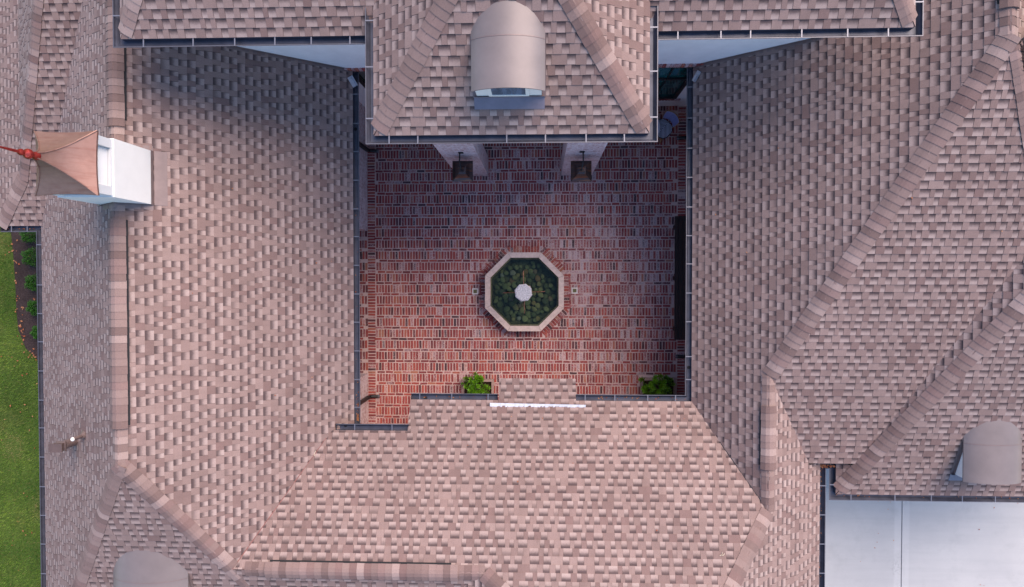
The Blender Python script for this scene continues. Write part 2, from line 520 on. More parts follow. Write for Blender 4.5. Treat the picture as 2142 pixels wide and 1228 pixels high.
def clip(poly, a, b, keep_ge, axis):
    out = []
    n = len(poly)
    for i in range(n):
        P, Q = poly[i], poly[(i + 1) % n]
        pi = (P[axis] >= a) if keep_ge else (P[axis] <= a)
        qi = (Q[axis] >= a) if keep_ge else (Q[axis] <= a)
        if pi: out.append(P)
        if pi != qi:
            t = (a - P[axis]) / (Q[axis] - P[axis])
            out.append((P[0] + t * (Q[0] - P[0]), P[1] + t * (Q[1] - P[1])))
    return out

EXPO = 0.143
def slope(pl, poly, label=None, rnd=1, expo=EXPO, name='roof_slope', thick=0.11, v0=None):
    """shingled roof plane: a deck slab and every shingle tab as raised geometry"""
    rg = random.Random(rnd)
    mb = MB()
    n = nrm(pl)
    up = V((pl[1], pl[2], 0)).normalized()
    up = V((up.x, up.y, pl[1] * up.x + pl[2] * up.y)).normalized()
    ud = up.cross(n).normalized()
    o = pt(pl, poly[0][0], poly[0][1])
    P3 = [pt(pl, p[0], p[1]) for p in poly]
    loc = [((p - o).dot(ud), (p - o).dot(up)) for p in P3]
    W = lambda u, v, h: o + ud * u + up * v + n * h
    # make counter clockwise seen from above
    ar = sum(loc[i][0] * loc[(i + 1) % len(loc)][1] - loc[(i + 1) % len(loc)][0] * loc[i][1] for i in range(len(loc)))
    if ar < 0: loc = loc[::-1]
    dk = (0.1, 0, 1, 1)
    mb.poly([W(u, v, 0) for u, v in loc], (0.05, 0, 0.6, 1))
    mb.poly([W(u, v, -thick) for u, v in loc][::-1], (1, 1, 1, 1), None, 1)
    for i in range(len(loc)):
        a, b = loc[i], loc[(i + 1) % len(loc)]
        mb.poly([W(a[0], a[1], -thick), W(b[0], b[1], -thick), W(b[0], b[1], 0), W(a[0], a[1], 0)], (1, 1, 1, 1), None, 1)
    vmin = min(p[1] for p in loc) if v0 is None else v0
    vmax = max(p[1] for p in loc)
    k = 0
    v = vmin - 0.004
    while v < vmax:
        va, vb = v, v + expo
        row = clip(clip(loc, va, None, True, 1), vb, None, False, 1)
        v += expo; k += 1
        if len(row) < 3: continue
        u0, u1 = min(p[0] for p in row), max(p[0] for p in row)
        u = u0 - rg.uniform(0, 0.3)
        tooth = rg.random() < 0.5
        while u < u1:
            wd = rg.choice((0.08, 0.095, 0.11, 0.125, 0.15)) if tooth else rg.choice((0.085, 0.105, 0.12, 0.135, 0.17))
            if tooth and rg.random() < 0.09: wd += 0.11
            ua, ub = u, u + wd
            u = ub
            pg = clip(clip(row, ua + 0.0012, None, True, 0), ub - 0.0012, None, False, 0)
            if tooth:
                r = rg.choice((0.50, 0.56, 0.60, 0.64, 0.68, 0.72)) + rg.uniform(-.03, .03)
                red = rg.choice((0, 0.05, 0.1, 0.2))
                if rg.random() < 0.25: r = rg.uniform(0.36, 0.46); red = rg.uniform(.2, .7)
                c = (r, red, 0.0, 1); lift = 0.0075
            else:
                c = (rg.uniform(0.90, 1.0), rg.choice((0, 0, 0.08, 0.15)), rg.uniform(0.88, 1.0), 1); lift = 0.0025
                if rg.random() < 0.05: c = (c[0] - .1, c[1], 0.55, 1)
            tooth = not tooth
            if len(pg) < 3: continue
            hh = lambda q: 0.004 + lift + 0.010 * (1 - (q[1] - va) / expo)
            jt = rg.uniform(0, 0.006)
            top = [W(q[0], q[1] - (jt if abs(q[1] - va) < 1e-4 and k > 1 else 0), hh(q)) for q in pg]
            mb.poly(top, c, [(q[0], (q[1] - va) / expo) for q in pg])
            m = len(pg)
            for i in range(m):
                a, b = pg[i], pg[(i + 1) % m]
                if abs(a[1] - vb) < 1e-4 and abs(b[1] - vb) < 1e-4: continue
                mb.poly([W(a[0], a[1], 0), W(b[0], b[1], 0), top[(i + 1) % m], top[i]], (0.0, 0, 1, 1), [(0, 1)] * 4)  # tab edges coloured near black, painting in the butt shadow line
    return mb.build(name, [M['shingle'], M['deck']], house, label=label)

def caps(p0, p1, plA, plB, wd=0.15, expo=0.132, lift=0.024, rnd=1, name='hip_cap', vent=None, label=None, parent=None, inset=0.0):
    """row of folded cap shingles from the lower end p0 to p1; vent = (from, to) metres with a raised black vent below"""
    rg = random.Random(rnd)
    mb = MB()
    p0, p1 = V(p0), V(p1)
    p0 = p0 + (p1 - p0).normalized() * inset
    d = p1 - p0; L = d.length; d.normalize()
    sides = []
    for pl in (plA, plB):
        n = nrm(pl); l = n.cross(d).normalized()
        if l.z > 0: l = -l
        sides.append((n, l))
    upv = (sides[0][0] + sides[1][0]).normalized()
    def ring(s, h, ww):
        p = p0 + d * s
        pts = []
        for t in (1.0, 0.6, 0.3):
            pts.append(p + sides[0][1] * (ww * t) + sides[0][0] * h)
        mid = (p + sides[0][1] * (ww * 0.3) + sides[0][0] * h + p + sides[1][1] * (ww * 0.3) + sides[1][0] * h) / 2
        top = p + upv * h
        pts.append(mid.lerp(top, 0.45))
        for t in (0.3, 0.6, 1.0):
            pts.append(p + sides[1][1] * (ww * t) + sides[1][0] * h)
        return pts
    s = 0.0
    while s < L - 0.02:
        e = min(s + expo * rg.uniform(0.93, 1.07), L)
        hx = lift + (0.034 if vent and vent[0] <= s <= vent[1] else 0)
        j = rg.uniform(-0.004, 0.004)
        A = ring(s, hx + 0.008, wd + j); B = ring(e + 0.012, hx + 0.0, wd + j)
        A0 = ring(s, 0, wd + j)
        r = rg.choice((0.28, 0.40, 0.46, 0.50, 0.54, 0.58, 0.63, 0.70, 0.90)) ; g = rg.choice((0, 0, 0, 0.2, 0.8))
        c = (r, g, 0, 1)
        for i in range(6): mb.poly([A[i], A[i + 1], B[i + 1], B[i]], c)
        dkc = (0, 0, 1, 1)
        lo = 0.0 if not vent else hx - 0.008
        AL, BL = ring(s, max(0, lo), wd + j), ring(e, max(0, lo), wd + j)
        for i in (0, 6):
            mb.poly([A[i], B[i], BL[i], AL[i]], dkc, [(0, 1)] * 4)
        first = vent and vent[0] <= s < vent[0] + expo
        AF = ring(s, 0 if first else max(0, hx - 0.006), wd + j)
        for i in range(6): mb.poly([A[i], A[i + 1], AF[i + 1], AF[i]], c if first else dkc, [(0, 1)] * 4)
        s = e
    ob = mb.build(name, M['shingle'], parent or house, label=label)
    if vent:
        vb = MB()
        a, b = vent[0] + expo + .03, min(vent[1], L)
        for k in (0, 1):
            n, l = sides[k]
            c = p0 + d * ((a + b) / 2) + l * ((wd + 0.034) / 2) + n * 0.020
            vb.obox(c, d, l, n, [(b - a) / 2, (wd + 0.034) / 2, 0.018])
        vb.build('ridge_vent', M['vent'], ob)
    return ob

X2 = lambda p: (p.x, p.y)
valA = (meet_y(E1, N1, -3.06))                     # bottom of the west valley, at the notch gutter
tEN = meet3(E1, S5, N1)
XN0 = px(858, 845, plane=N1).x
ridgeEnd = px(1013, 1187, plane=N1); YRB = meet3(E1, S5, N1).y
ridgeEnd = V((ridgeEnd.x, YRB))
hq = px(1046, 1228, plane=N1)
gWB = (hq.z - zat(N1, ridgeEnd.x, YRB)) / (hq.x - ridgeEnd.x)
gWB = max(0.4, min(2.5, gWB))
WB = (zat(N1, ridgeEnd.x, YRB) - gWB * ridgeEnd.x, gWB, 0)
hWB = meet_y(N1, WB, -8.6); vWB = meet_y(S5, WB, -8.2)
tR = meet3(N1, WR, ER); hER = meet_y(N1, ER, -8.6)
tA = meet3(WR, ER, S2); tB = V((hb.x, meet_x(WR, S2, hb.x).y))
YS2e = px(1728, 967, ZE).y
v23 = meet_x(S2, W3, 12.0); h3 = meet_x(S3, W3, 12.0)
v23b = meet_y(S2, W3, YS2e); vER = meet_y(S2, ER, YS2e)
aE = V((XR, apx.y))
Y8 = 9.0

slope(E1, [(XR, Y8), X2(aE), X2(tEN), X2(valA), (XE, -3.06), (XE, Y8)], 'sun-warmed east slope of the left wing', 11)
slope(N1, [(XN0, YN), (XWR, YN), X2(tR), X2(hER), X2(hWB), X2(ridgeEnd), X2(tEN), X2(valA), (XN0, -3.06)], 'pinkish slope below the courtyard', 12)
slope(S5, [X2(aE), X2(meet_y(W1, S5, -8.3)), X2(vWB), X2(ridgeEnd), X2(tEN)], None, 13)
slope(WB, [X2(ridgeEnd), X2(vWB), X2(hWB)], None, 14)
hW = meet_y(W1, S5, -8.3)
slope(W1, [X2(aE), (XR, meet_x(S4, W1, XR).y), (XW, YS4), (XW, hW.y), X2(hW)], 'steep pale west slope of the left wing', 15)
# far left wing: south slope and its west slope, flared at the foot
hp = [px(u, v, plane=S4) for u, v in ((64, 137), (53, 234), (45, 375), (8, 457))]
gW4 = (hp[0].z - hp[2].z) / (hp[0].x - hp[2].x)
W4 = (hp[2].z - gW4 * hp[2].x, gW4, 0)
gW4b = (hp[2].z - hp[3].z) / (hp[2].x - hp[3].x)
W4b = (hp[2].z - gW4b * hp[2].x, gW4b, 0)
ytop = meet_x(S4, W1, XR).y
t4 = meet_y(S4, W4, ytop)
e4 = meet_y(S4, W4b, YS4)
slope(S4, [(XW, YS4), (XR, ytop), X2(t4), X2(hp[2]), X2(e4)], None, 16)
slope(W4, [X2(hp[2]), X2(t4), (t4.x, Y8), (hp[2].x, Y8)], None, 17)
slope(W4b, [X2(e4), X2(hp[2]), (hp[2].x, Y8), (e4.x, Y8)], None, 18)
slope(WR, [(XWR, YN), (XWR, Y8), (tB.x, Y8), X2(tB), X2(tA), X2(tR)], 'shaded west slope of the right wing', 19)
slope(ER, [X2(tA), X2(tR), X2(hER), (XER, -8.6), (XER, YS2e), X2(vER)], None, 20)
k1, k2 = px(2129, 95, plane=S2), px(2143, 190, plane=S2)
kd = (k2 - k1)
kend = k1 + kd * 6
slope(S2, [X2(tA), X2(meet_y(S2, ER, YS2e + .05)), X2(meet_y(S2, W3, YS2e + .05)), X2(v23), (12.5, v23.y), (12.5, kend.y), X2(kend), X2(k1), X2(tB)], None, 21)
slope(W3, [(XW3, YS3), X2(h3), X2(v23), X2(v23b), (XW3, YS2e)], None, 22)
slope(S3, [(XW3, YS3), (12.5, YS3), (12.5, meet_x(S3, W3, 12.5).y), X2(h3)], None, 23)
# east slope beyond the right ridge
K1 = (hb.z - 0.75 * (-1) * 0, 0, 0)
EK = (zat(WR, tB.x, 0) + 0.9 * tB.x, -0.9, 0)
slope(EK, [(tB.x + 0.01, tB.y), (tB.x + 0.01, Y8), (12.5, Y8), (12.5, kend.y - 1), X2(kend), X2(k1)], None, 24)
# upper storey
cyU = meet3(SU, WU, EU)
slope(SU, [(XUL, YU), (XUR, YU), X2(cyU)], 'south slope of the two storey block', 31)
slope(WU, [(XUL, YU), X2(cyU), (XUL, 2 * cyU.y - YU)], None, 32)
slope(EU, [(XUR, YU), X2(cyU), (XUR, 2 * cyU.y - YU)], None, 33)
xm = (XPL + XPR) / 2
tP = meet3(SP, WP, EP)
slope(SP, [(XPL, YP), (XPR, YP), X2(tP)], 'south slope of the projecting porch roof', 34)
slope(WP, [(XPL, YP), X2(tP), (tP.x, 11), (XPL, 4.05)], None, 35)
slope(EP, [(XPR, YP), X2(tP), (tP.x, 11), (XPR, 4.05)], None, 36)
# entry canopy
c0 = px(1043, 848, plane=N1); c1 = px(1205, 848, plane=N1)
zc = px(1120, 792, 3.04)
gc = (c0.z - 3.04) / (c0.y - zc.y)
CP = (3.05 - gc * zc.y, 0, gc)
slope(CP, [(c0.x, zc.y), (c1.x, zc.y), (c1.x, c0.y - 0.02), (c0.x, c0.y - 0.02)], 'small canopy roof over the courtyard entry', 37, thick=0.08, name='canopy_roof')

# ------------------------------------------------------------------ ridge and hip caps
E3 = lambda pl, p: pt(pl, p.x, p.y)
yv = lambda v, z: px(245, v, z).y
zR = zat(E1, XR, 0)
cupY0, cupY1 = 1.12, 2.42
caps((XR, cupY1 - 0.1, zR), (XR, Y8, zR), E1, W1, 0.15, rnd=41, name='ridge_cap', vent=(0.22, 7.0))
caps((XR, apx.y - 0.05, zR), (XR, yv(430, zR), zR), E1, W1, 0.15, rnd=42, name='ridge_cap', vent=(yv(905, zR) - apx.y, yv(453, zR) - apx.y))
hd_ = (E3(E1, tEN) - E3(E1, aE)).normalized()
caps(E3(E1, tEN) + hd_ * .5, E3(E1, aE), E1, S5, rnd=43)
caps(E3(W1, hW), E3(W1, aE), W1, S5, rnd=44)
zB = zat(N1, 0, YRB)
xv = lambda u: px(u, 1190, zB).x
caps((tEN.x + 0.24, YRB, zB), (ridgeEnd.x, YRB, zB), N1, S5, rnd=45, wd=0.14, name='ridge_cap', vent=(xv(545) - tEN.x - 0.24, xv(943) - tEN.x - 0.24))
caps(E3(N1, ridgeEnd), E3(N1, hWB), N1, WB, rnd=46)
caps(E3(W4, hp[2]), E3(W4, t4), S4, W4, rnd=47)
caps(E3(W4b, e4), E3(W4b, hp[2]), S4, W4b, rnd=48)
zRR = zat(WR, tR.x, 0)
d0 = lambda v: px(1609, v, zRR).y - tR.y
caps((tR.x, tR.y, zRR), (tA.x, tA.y, zRR), WR, ER, rnd=49, wd=0.135, name='ridge_cap', vent=(d0(992), d0(862)))
caps(E3(N1, tR), E3(N1, hER), N1, ER, 0.15, rnd=50)
caps(E3(WR, tA), E3(WR, tB), WR, S2, 0.155, rnd=51)
caps((tB.x, tB.y, hb.z), (tB.x, Y8, hb.z), WR, EK, rnd=52, name='ridge_cap', vent=(px(2120, 25, hb.z).y - tB.y, 5))
caps(E3(S3, V((XW3, YS3))), E3(S3, h3), S3, W3, rnd=53, inset=0.10)
caps((XUL, YU, ZU), E3(SU, cyU), SU, WU, rnd=54, inset=0.10)
caps((XUR, YU, ZU), E3(SU, cyU), SU, EU, rnd=55, inset=0.10)
caps((XPL, YP, ZP), E3(SP, tP), SP, WP, 0.155, rnd=56, inset=0.10)
caps((XPR, YP, ZP), E3(SP, tP), SP, EP, 0.155, rnd=57, inset=0.10)
caps((tP.x, tP.y, zat(SP, 0, tP.y)), (tP.x, 10.8, zat(SP, 0, tP.y)), WP, EP, rnd=58, name='ridge_cap')
k2e = E3(S2, kend)
caps(k2e, k1 + V((0, 0, 0.0)), S2, EK, rnd=59)

# ------------------------------------------------------------------ valley edges, twigs
def valley(a, b, plA, plB, w0, mat):
    s = MB(); d = (b - a).normalized()
    for pl in (plA, plB):
        n = nrm(pl); l = n.cross(d).normalized()
        if l.z < 0: l = -l
        h = n * .0225
        s.poly([a + h, b + h, b + h + l * w0, a + h + l * w0]); s.poly([a, b, b + h, a + h])
    return s.build('valley_line', mat, house)  # narrow strip whose colour draws the step line along the valley
M['valley'] = simple('reddish_valley_edge', (0.20, 0.085, 0.075), 0.7, 0.0, 0.3, 12)
M['valleydk'] = simple('dark_valley_edge', (0.035, 0.03, 0.035), 0.8, 0.0, 0.3, 12)
valley(E3(N1, valA.lerp(tEN, .06)), E3(N1, tEN), E1, N1, .012, M['valley'])
valley(E3(N1, tR.lerp(V((XWR, YN)), .62)), E3(N1, tR), WR, N1, .010, M['valleydk'])
for u, v, L, a in ((660, 942, .22, 1.45), (605, 1008, .17, .7), (1510, 1160, .10, .4)):
    p = px(u, v, plane=N1); t = thing('twig', {660: 'pale twig lying beside the valley below the notch gutter', 605: 'short pale twig lying across the left valley', 1510: 'tiny pale twig on the lower right of the bottom slope'}[u], 'twig', (p.x, p.y, p.z + .02))
    s = MB(); n = nrm(N1); r_ = random.Random(u)
    ax = V((math.cos(a), math.sin(a), 0)); ax = (ax - n * ax.dot(n)).normalized(); ay = n.cross(ax)
    pts = [ax * (L * (k / 5 - .5)) + ay * r_.uniform(-.018, .018) + n * r_.uniform(.006, .014) for k in range(6)]
    s.path(pts, .006, 5); s.path([pts[2], pts[2] + ay * .045 + ax * .03 + n * .004], .004, 5)
    s.build('branch', simple('pale_twig', (0.55, 0.47, 0.36), .8), t)

# ------------------------------------------------------------------ gutters
bracket_me = None
def gutter(pts, z, side, brackets, name='gutter', ends=(True, True), outlets=(), w=0.115, dz=0.10):
    """box gutter swept along pts (plan); side +1 = outward to the right of travel; brackets: plan points"""
    global bracket_me
    pts = [V((p[0], p[1])) for p in pts]
    nrmls = []
    for a, b in zip(pts[:-1], pts[1:]):
        d = (b - a).normalized(); nrmls.append(V((d.y, -d.x)) * side)
    off = []
    for i in range(len(pts)):
        if i == 0: off.append(nrmls[0])
        elif i == len(pts) - 1: off.append(nrmls[-1])
        else:
            m = nrmls[i - 1] + nrmls[i]; m = m / m.length
            off.append(m / max(0.3, m.dot(nrmls[i])))
    t = 0.004
    prof = [(0.0, 0.0), (0.0, -dz), (w * 0.62, -dz), (w * 0.95, -dz * 0.42), (w, -0.002), (w, 0.0), (w + 0.014, 0.0), (w + 0.014, -0.016),
            (w + 0.002, -0.016), (w * 0.97 + t, -dz * 0.45), (w * 0.66, -dz - t), (-t, -dz - t), (-t, 0.0)]
    mb = MB()
    ringz = [[V((p.x + o.x * a, p.y + o.y * a, z + h)) for a, h in prof] for p, o in zip(pts, off)]
    m = len(prof)
    for A, B in zip(ringz[:-1], ringz[1:]):
        for k in range(m):
            mi = 1 if k in (5, 6) else 0
            mb.poly([A[k], A[(k + 1) % m], B[(k + 1) % m], B[k]], (1, 1, 1, 1), None, mi)
    for e, A in ((ends[0], ringz[0]), (ends[1], ringz[-1])):
        if e: mb.poly([A[0], A[1], A[2], A[3], A[4]])
    g = mb.build(name, [M['bronze'], M['lip']], house)
    if bracket_me is None:
        b = MB()
        b.box((-0.009, 0.0, -0.006), (0.009, w + 0.012, 0.004)); b.box((-0.011, -0.003, -0.05), (0.011, 0.0, -0.006))
        bracket_me = b.mesh('gutter_bracket', M['alu'])
    for (x, y) in brackets:
        best = min(range(len(nrmls)), key=lambda i: abs((V((x, y)) - pts[i]).dot(nrmls[i])) + (0 if 0 <= (V((x, y)) - pts[i]).dot((pts[i + 1] - pts[i]).normalized()) <= (pts[i + 1] - pts[i]).length else 9))
        nn = nrmls[best]; d = (pts[best + 1] - pts[best]).normalized()
        s = (V((x, y)) - pts[best]).dot(d)
        p = pts[best] + d * s
        o = bpy.data.objects.new('gutter_bracket', bracket_me)
        COL.objects.link(o); o.parent = g
        o.location = (p.x, p.y, z); o.rotation_euler = (0, 0, math.atan2(-nn.x, nn.y))
    for (x, y) in outlets:
        ob = MB(); ob.tube((x, y, z - dz + 0.001), (x, y, z - dz + 0.004), 0.035, n=16)
        ob.build('outlet', M['vent'], g)
    return g

zg = ZE + 0.005
P = lambda u, v, z=zg: (px(u, v, z).x, px(u, v, z).y)
yE = [197, 258, 317, 377, 437, 495, 555, 615, 674, 734, 794, 852]
gutter([(XE + .005, 4.25), (XE + .005, -2.99)], zg, -1, [P(744, v) for v in yE], outlets=[P(741, 268)])
zn = zat(N1, 0, -3.06) + .005
gutter([(px(703, 890, zn).x, -3.055), (px(855, 890, zn).x, -3.055)], zn, -1, [P(742, 890, zn), P(820, 890, zn)], outlets=[P(720, 892, zn)])
gutter([(px(860, 833, zg).x, YN + .005), (px(1041, 833, zg).x, YN + .005)], zg, -1, [P(u, 833) for u in (878, 945, 1021)], outlets=[P(889, 834)])
gutter([(px(1205, 833, zg).x, YN + .005), (XWR - .005, YN + .005), (XWR - .005, 4.25)], zg, -1,
       [P(u, 833) for u in (1224, 1286, 1355, 1413)] + [P(1444, v) for v in (182, 247, 310, 371, 433, 493, 552, 613, 673, 746, 794)], outlets=[P(1443, 770), P(1444, 246)])
gutter([(e4.x, YS4 - .005), (XW - .005, YS4 - .005), (XW - .005, -8.3)], zg, 1,
       [P(24, 478), P(57, 478)] + [P(88, v) for v in (512, 596, 656, 715, 776, 837, 895, 956, 1018, 1078, 1138, 1200)])
gutter([(XER + .005, -8.4), (XER + .005, YS2e - .005), (XW3 - .005, YS2e - .005), (XW3 - .005, YS3 - .005), (12.4, YS3 - .005)], zg, 1,
       [P(1717, v) for v in (1016, 1077, 1138, 1199)] + [P(1743, 1014)] + [P(u, 1036) for u in (1780, 1872, 1948, 2013, 2082)])
zu = ZU + .005
Pu = lambda u, v: P(u, v, zu)
gutter([(XUL - .005, 9), (XUL - .005, YU - .005), (XUR + .005, YU - .005), (XUR + .005, 9)], zu, -1 * -1 if False else 1,
       [Pu(u, 80) for u in (300, 404, 491, 575, 651, 732)] + [Pu(u, 74) for u in (1418, 1508, 1570, 1677, 1773, 1858)] + [Pu(248, 33), Pu(1918, 4)]) if False else None
def flip(pts): return pts[::-1]
gutter(flip([(XUL - .005, 9), (XUL - .005, YU - .005), (XUR + .005, YU - .005), (XUR + .005, 9)]), zu, -1,
       [Pu(u, 80) for u in (300, 404, 491, 575, 651, 732)] + [Pu(u, 74) for u in (1418, 1508, 1570, 1677, 1773, 1858)] + [Pu(248, 33), Pu(1918, 4)])
zp = ZP + .005
Pp = lambda u, v: P(u, v, zp)
gutter(flip([(XPL - .005, px(768, 12, zp).y), (XPL - .005, YP - .005), (XPR + .005, YP - .005), (XPR + .005, px(1370, 12, zp).y)]), zp, -1,
       [Pp(u, 290) for u in (814, 874, 1060, 1141, 1226, 1306)] + [Pp(775, v) for v in (43, 140, 248)] + [Pp(1363, v) for v in (57, 149, 245)],
       outlets=[Pp(781, 36), Pp(1358, 36)])

# ------------------------------------------------------------------ walls, windows, pillars
def wall(boxes, mat, label=None, name='wall'):
    mb = MB()
    for a, b in boxes: mb.box(a, b)
    return mb.build(name, M[mat], house, label=label)
XCL, XCR, YC = -4.37, 3.67, 4.30
yo0, yo1 = px(767, 483, 0).y, px(767, 781, 0).y
wall([((XCL - .25, yo0, 0), (XCL, YC, 3.45))], 'brick', 'lime washed brick wall')
wall([((XCL - .25, -3.65, 0), (XCL, yo1, 3.45))], 'brick')
wall([((XCL - .25, yo1, 2.55), (XCL, yo0, 3.45))], 'brick', name='lintel')
wall([((-6.5, -3.65, 0), (-6.3, YC, 3.45)), ((-6.3, -3.8, 0), (XCL - .25, -3.65, 3.45))], 'stucco')
wall([((XCR, -3.1, 0), (XCR + .25, YC, 3.45))], 'brick')
wall([((-2.70, -3.35, 0), (XCR + .25, -3.1, 3.35))], 'brick')
wall([((XCL - .25, -3.9, 0), (-2.70, -3.65, 3.6)), ((-2.95, -3.65, 0), (-2.70, -3.35, 3.35))], 'brick')
WX = [(-3.93, -2.3), (1.62, 3.22)]
SZ, LZ = 0.72, 3.20
sb = [((-5.95, YC, LZ + .002), (5.0, YC + .25, 6.72)), ((-5.95, YC, 0), (5.0, YC + .25, SZ - .002))]
xs = [-5.95, WX[0][0], WX[0][1], WX[1][0], WX[1][1], 5.0]
for i in (0, 2, 4): sb.append(((xs[i], YC + .001, SZ), (xs[i + 1], YC + .249, LZ)))
wall(sb, 'stucco', 'white stucco wall of the two storey block')
wall([((-5.95, YC + .25, 0), (-5.70, 9, 6.72))], 'stucco'); wall([((4.75, YC + .25, 0), (5.0, 9, 6.72))], 'stucco')
wall([((-9.95, -8, 0), (-9.75, 1.7, 3.3)), ((-10.9, 1.7, 0), (-9.95, 1.9, 3.25))], 'stucco')
wall([((4.95, -8.4, 0), (5.15, -3.4, 3.3)), ((5.15, -3.6, 0), (6.5, -3.4, 3.1))], 'stucco')
wall([((6.5, -3.75, 0), (12.4, -3.55, 3.2))], 'stucco')
for (x0, x1), gm, lab in ((WX[0], 'glass_green', 'dark green window half hidden by the porch roof'), (WX[1], 'glass_sky_teal', 'window with painted teal sky reflection behind the bistro set')):
    f = MB()
    yf0, yf1 = YC - .012, YC + .06
    for a, b in (((x0, SZ), (x0 + .09, LZ)), ((x1 - .09, SZ), (x1, LZ)), ((x0 + .09, LZ - .09), (x1 - .09, LZ)), ((x0 + .09, SZ), (x1 - .09, SZ + .09)),
                 ((x0 + .09, 2.24), (x1 - .09, 2.33))):
        f.box((a[0], yf0, a[1]), (b[0], yf1, b[1]))
    for mx in (x0 + (x1 - x0) * .36, x0 + (x1 - x0) * .68):
        f.box((mx - .014, yf0 + .012, SZ + .09), (mx + .014, yf1 - .01, 2.24)); f.box((mx - .014, yf0 + .012, 2.33), (mx + .014, yf1 - .01, LZ - .09))
    win = f.build('window', M['black'], house, label=lab)
    g = MB(); g.box((x0 + .05, YC + .03, SZ + .05), (x1 - .05, YC + .045, LZ - .05)); g.build('pane', M[gm], win)
    # brick soldier lintel and sill, every brick its own prism
    rg = random.Random(int(x0 * 10))
    for zz, hh, nm in ((LZ + .006, .15, 'brick_lintel'), (SZ - .085, .075, 'brick_sill')):
        s = MB()
        x = x0 - .06
        while x < x1 + .06:
            c = (rg.choice((0.3, .55, .7, .9, 0.4)), rg.choice((.3, .9, 1.3, 1.7)), 0, 1)
            s.box((x, YC - .03, zz), (x + .062, YC + .02, zz + hh), c); x += .074
        s.build(nm, M['paver'], win)

for (x0, x1) in ((-2.06, -1.30), (0.52, 1.28)):
    p = MB(); p.box((x0, 2.60, 0), (x1, 3.06, 6.75))
    p.build('pillar', M['brick'], house, label='left whitewashed brick pillar' if x0 < 0 else 'right whitewashed brick pillar')
bm_ = MB(); bm_.box((XPL + .3, 2.55, 6.76), (XPR - .3, 3.1, 6.88)); bm_.box((XPL + .3, 3.1, 6.76), (XPR - .3, 4.29, 6.86)); bm_.build('porch_soffit', M['white'], house)
bl = MB(); bl.box((XPL + .4, 3.2, 3.3), (XPR - .4, 4.29, 3.5)); bl.build('balcony_floor', M['white'], house)

# step flashing where the wings' slopes run into the tall white wall
for pl, x0, x1 in ((E1, -5.75, -3.9), (WR, 3.1, 5.0)):
    s = MB()
    a, b = pt(pl, x0, YC - .055, .022), pt(pl, x1, YC - .055, .022)
    c, d = pt(pl, x1, YC - .003, .022), pt(pl, x0, YC - .003, .022)
    up = V((0, 0, .07))
    s.poly([a, b, c, d]); s.poly([d, c, c + up, d + up]); s.poly([a, b, b - V((0, 0, .02)), a - V((0, 0, .02))])
    s.build('step_flashing', M['flash'], house)
for (u, v, pl, rot) in ((735, 172, E1, 0.5), (1458, 160, WR, -0.5)):
    c = px(u, v, plane=pl); s = MB()
    ax = V((math.cos(rot), math.sin(rot), 0)); n = nrm(pl); ax = (ax - n * ax.dot(n)).normalized(); ay = n.cross(ax)
    s.obox(c + n * .03, ax, ay, n, [.045, .11, .004]); s.obox(c + n * .06 + ax * .045, n, ay, ax, [.035, .11, .003])
    s.build('kickout_flashing', M['flashlight'], house)
# pale ragged strip of flashing at the head of the entry canopy
s = MB(); n = nrm(N1); rg = random.Random(3)
NS = 60
top = [px(1025 + 200 * i / NS, 844.3 + 4.2 * i / NS, plane=N1) for i in range(NS + 1)]
bot = [px(1025 + 200 * i / NS, 851.0 + 1.0 * i / NS + rg.uniform(-.9, 1.3), plane=N1) for i in range(NS + 1)]
for i in range(NS):
    a, b, c, d = top[i] + n * .05, top[i + 1] + n * .05, bot[i + 1] + n * .022, bot[i] + n * .022
    s.poly([d, c, b, a]); s.poly([a, b, b - n * .05, a - n * .05]); s.poly([c, d, d - n * .02, c - n * .02])
s.build('canopy_flashing', simple('whitish_flashing', (0.58, 0.60, 0.66), .5, .1, .12, 20), house, label='ragged white flashing strip above the entry canopy')

# downspouts on the courtyard walls
def downspout(wx, y, dirx, gx):
    s = MB()
    x0 = wx + dirx * .055
    s.box((x0 - .04, y - .035, .16), (x0 + .04, y + .035, 2.75))
    s.path([V((x0, y, 2.72)), V((gx, y, 3.02)), V((gx, y, 3.10))], .036, 8)
    s.path([V((x0, y, .19)), V((x0 + dirx * .03, y, .10)), V((x0 + dirx * .20, y, .055))], .043, 8)
    d = s.build('downspout', M['black'], house)
    c = MB(); c.tube((x0 + dirx * .20, y, .055), (x0 + dirx * .25, y, .045), .042, n=12); c.build('outlet_shoe', M['lip'], d)
downspout(XCL, px(772, 317, 0).y, 1, XE + .06)
downspout(XCL, px(772, 828, 0).y, 1, XE + .06)
downspout(XCR, px(1424, 745, 0).y, -1, XWR - .06)
downspout(XCR, px(1424, 290, 0).y, -1, XWR - .06)

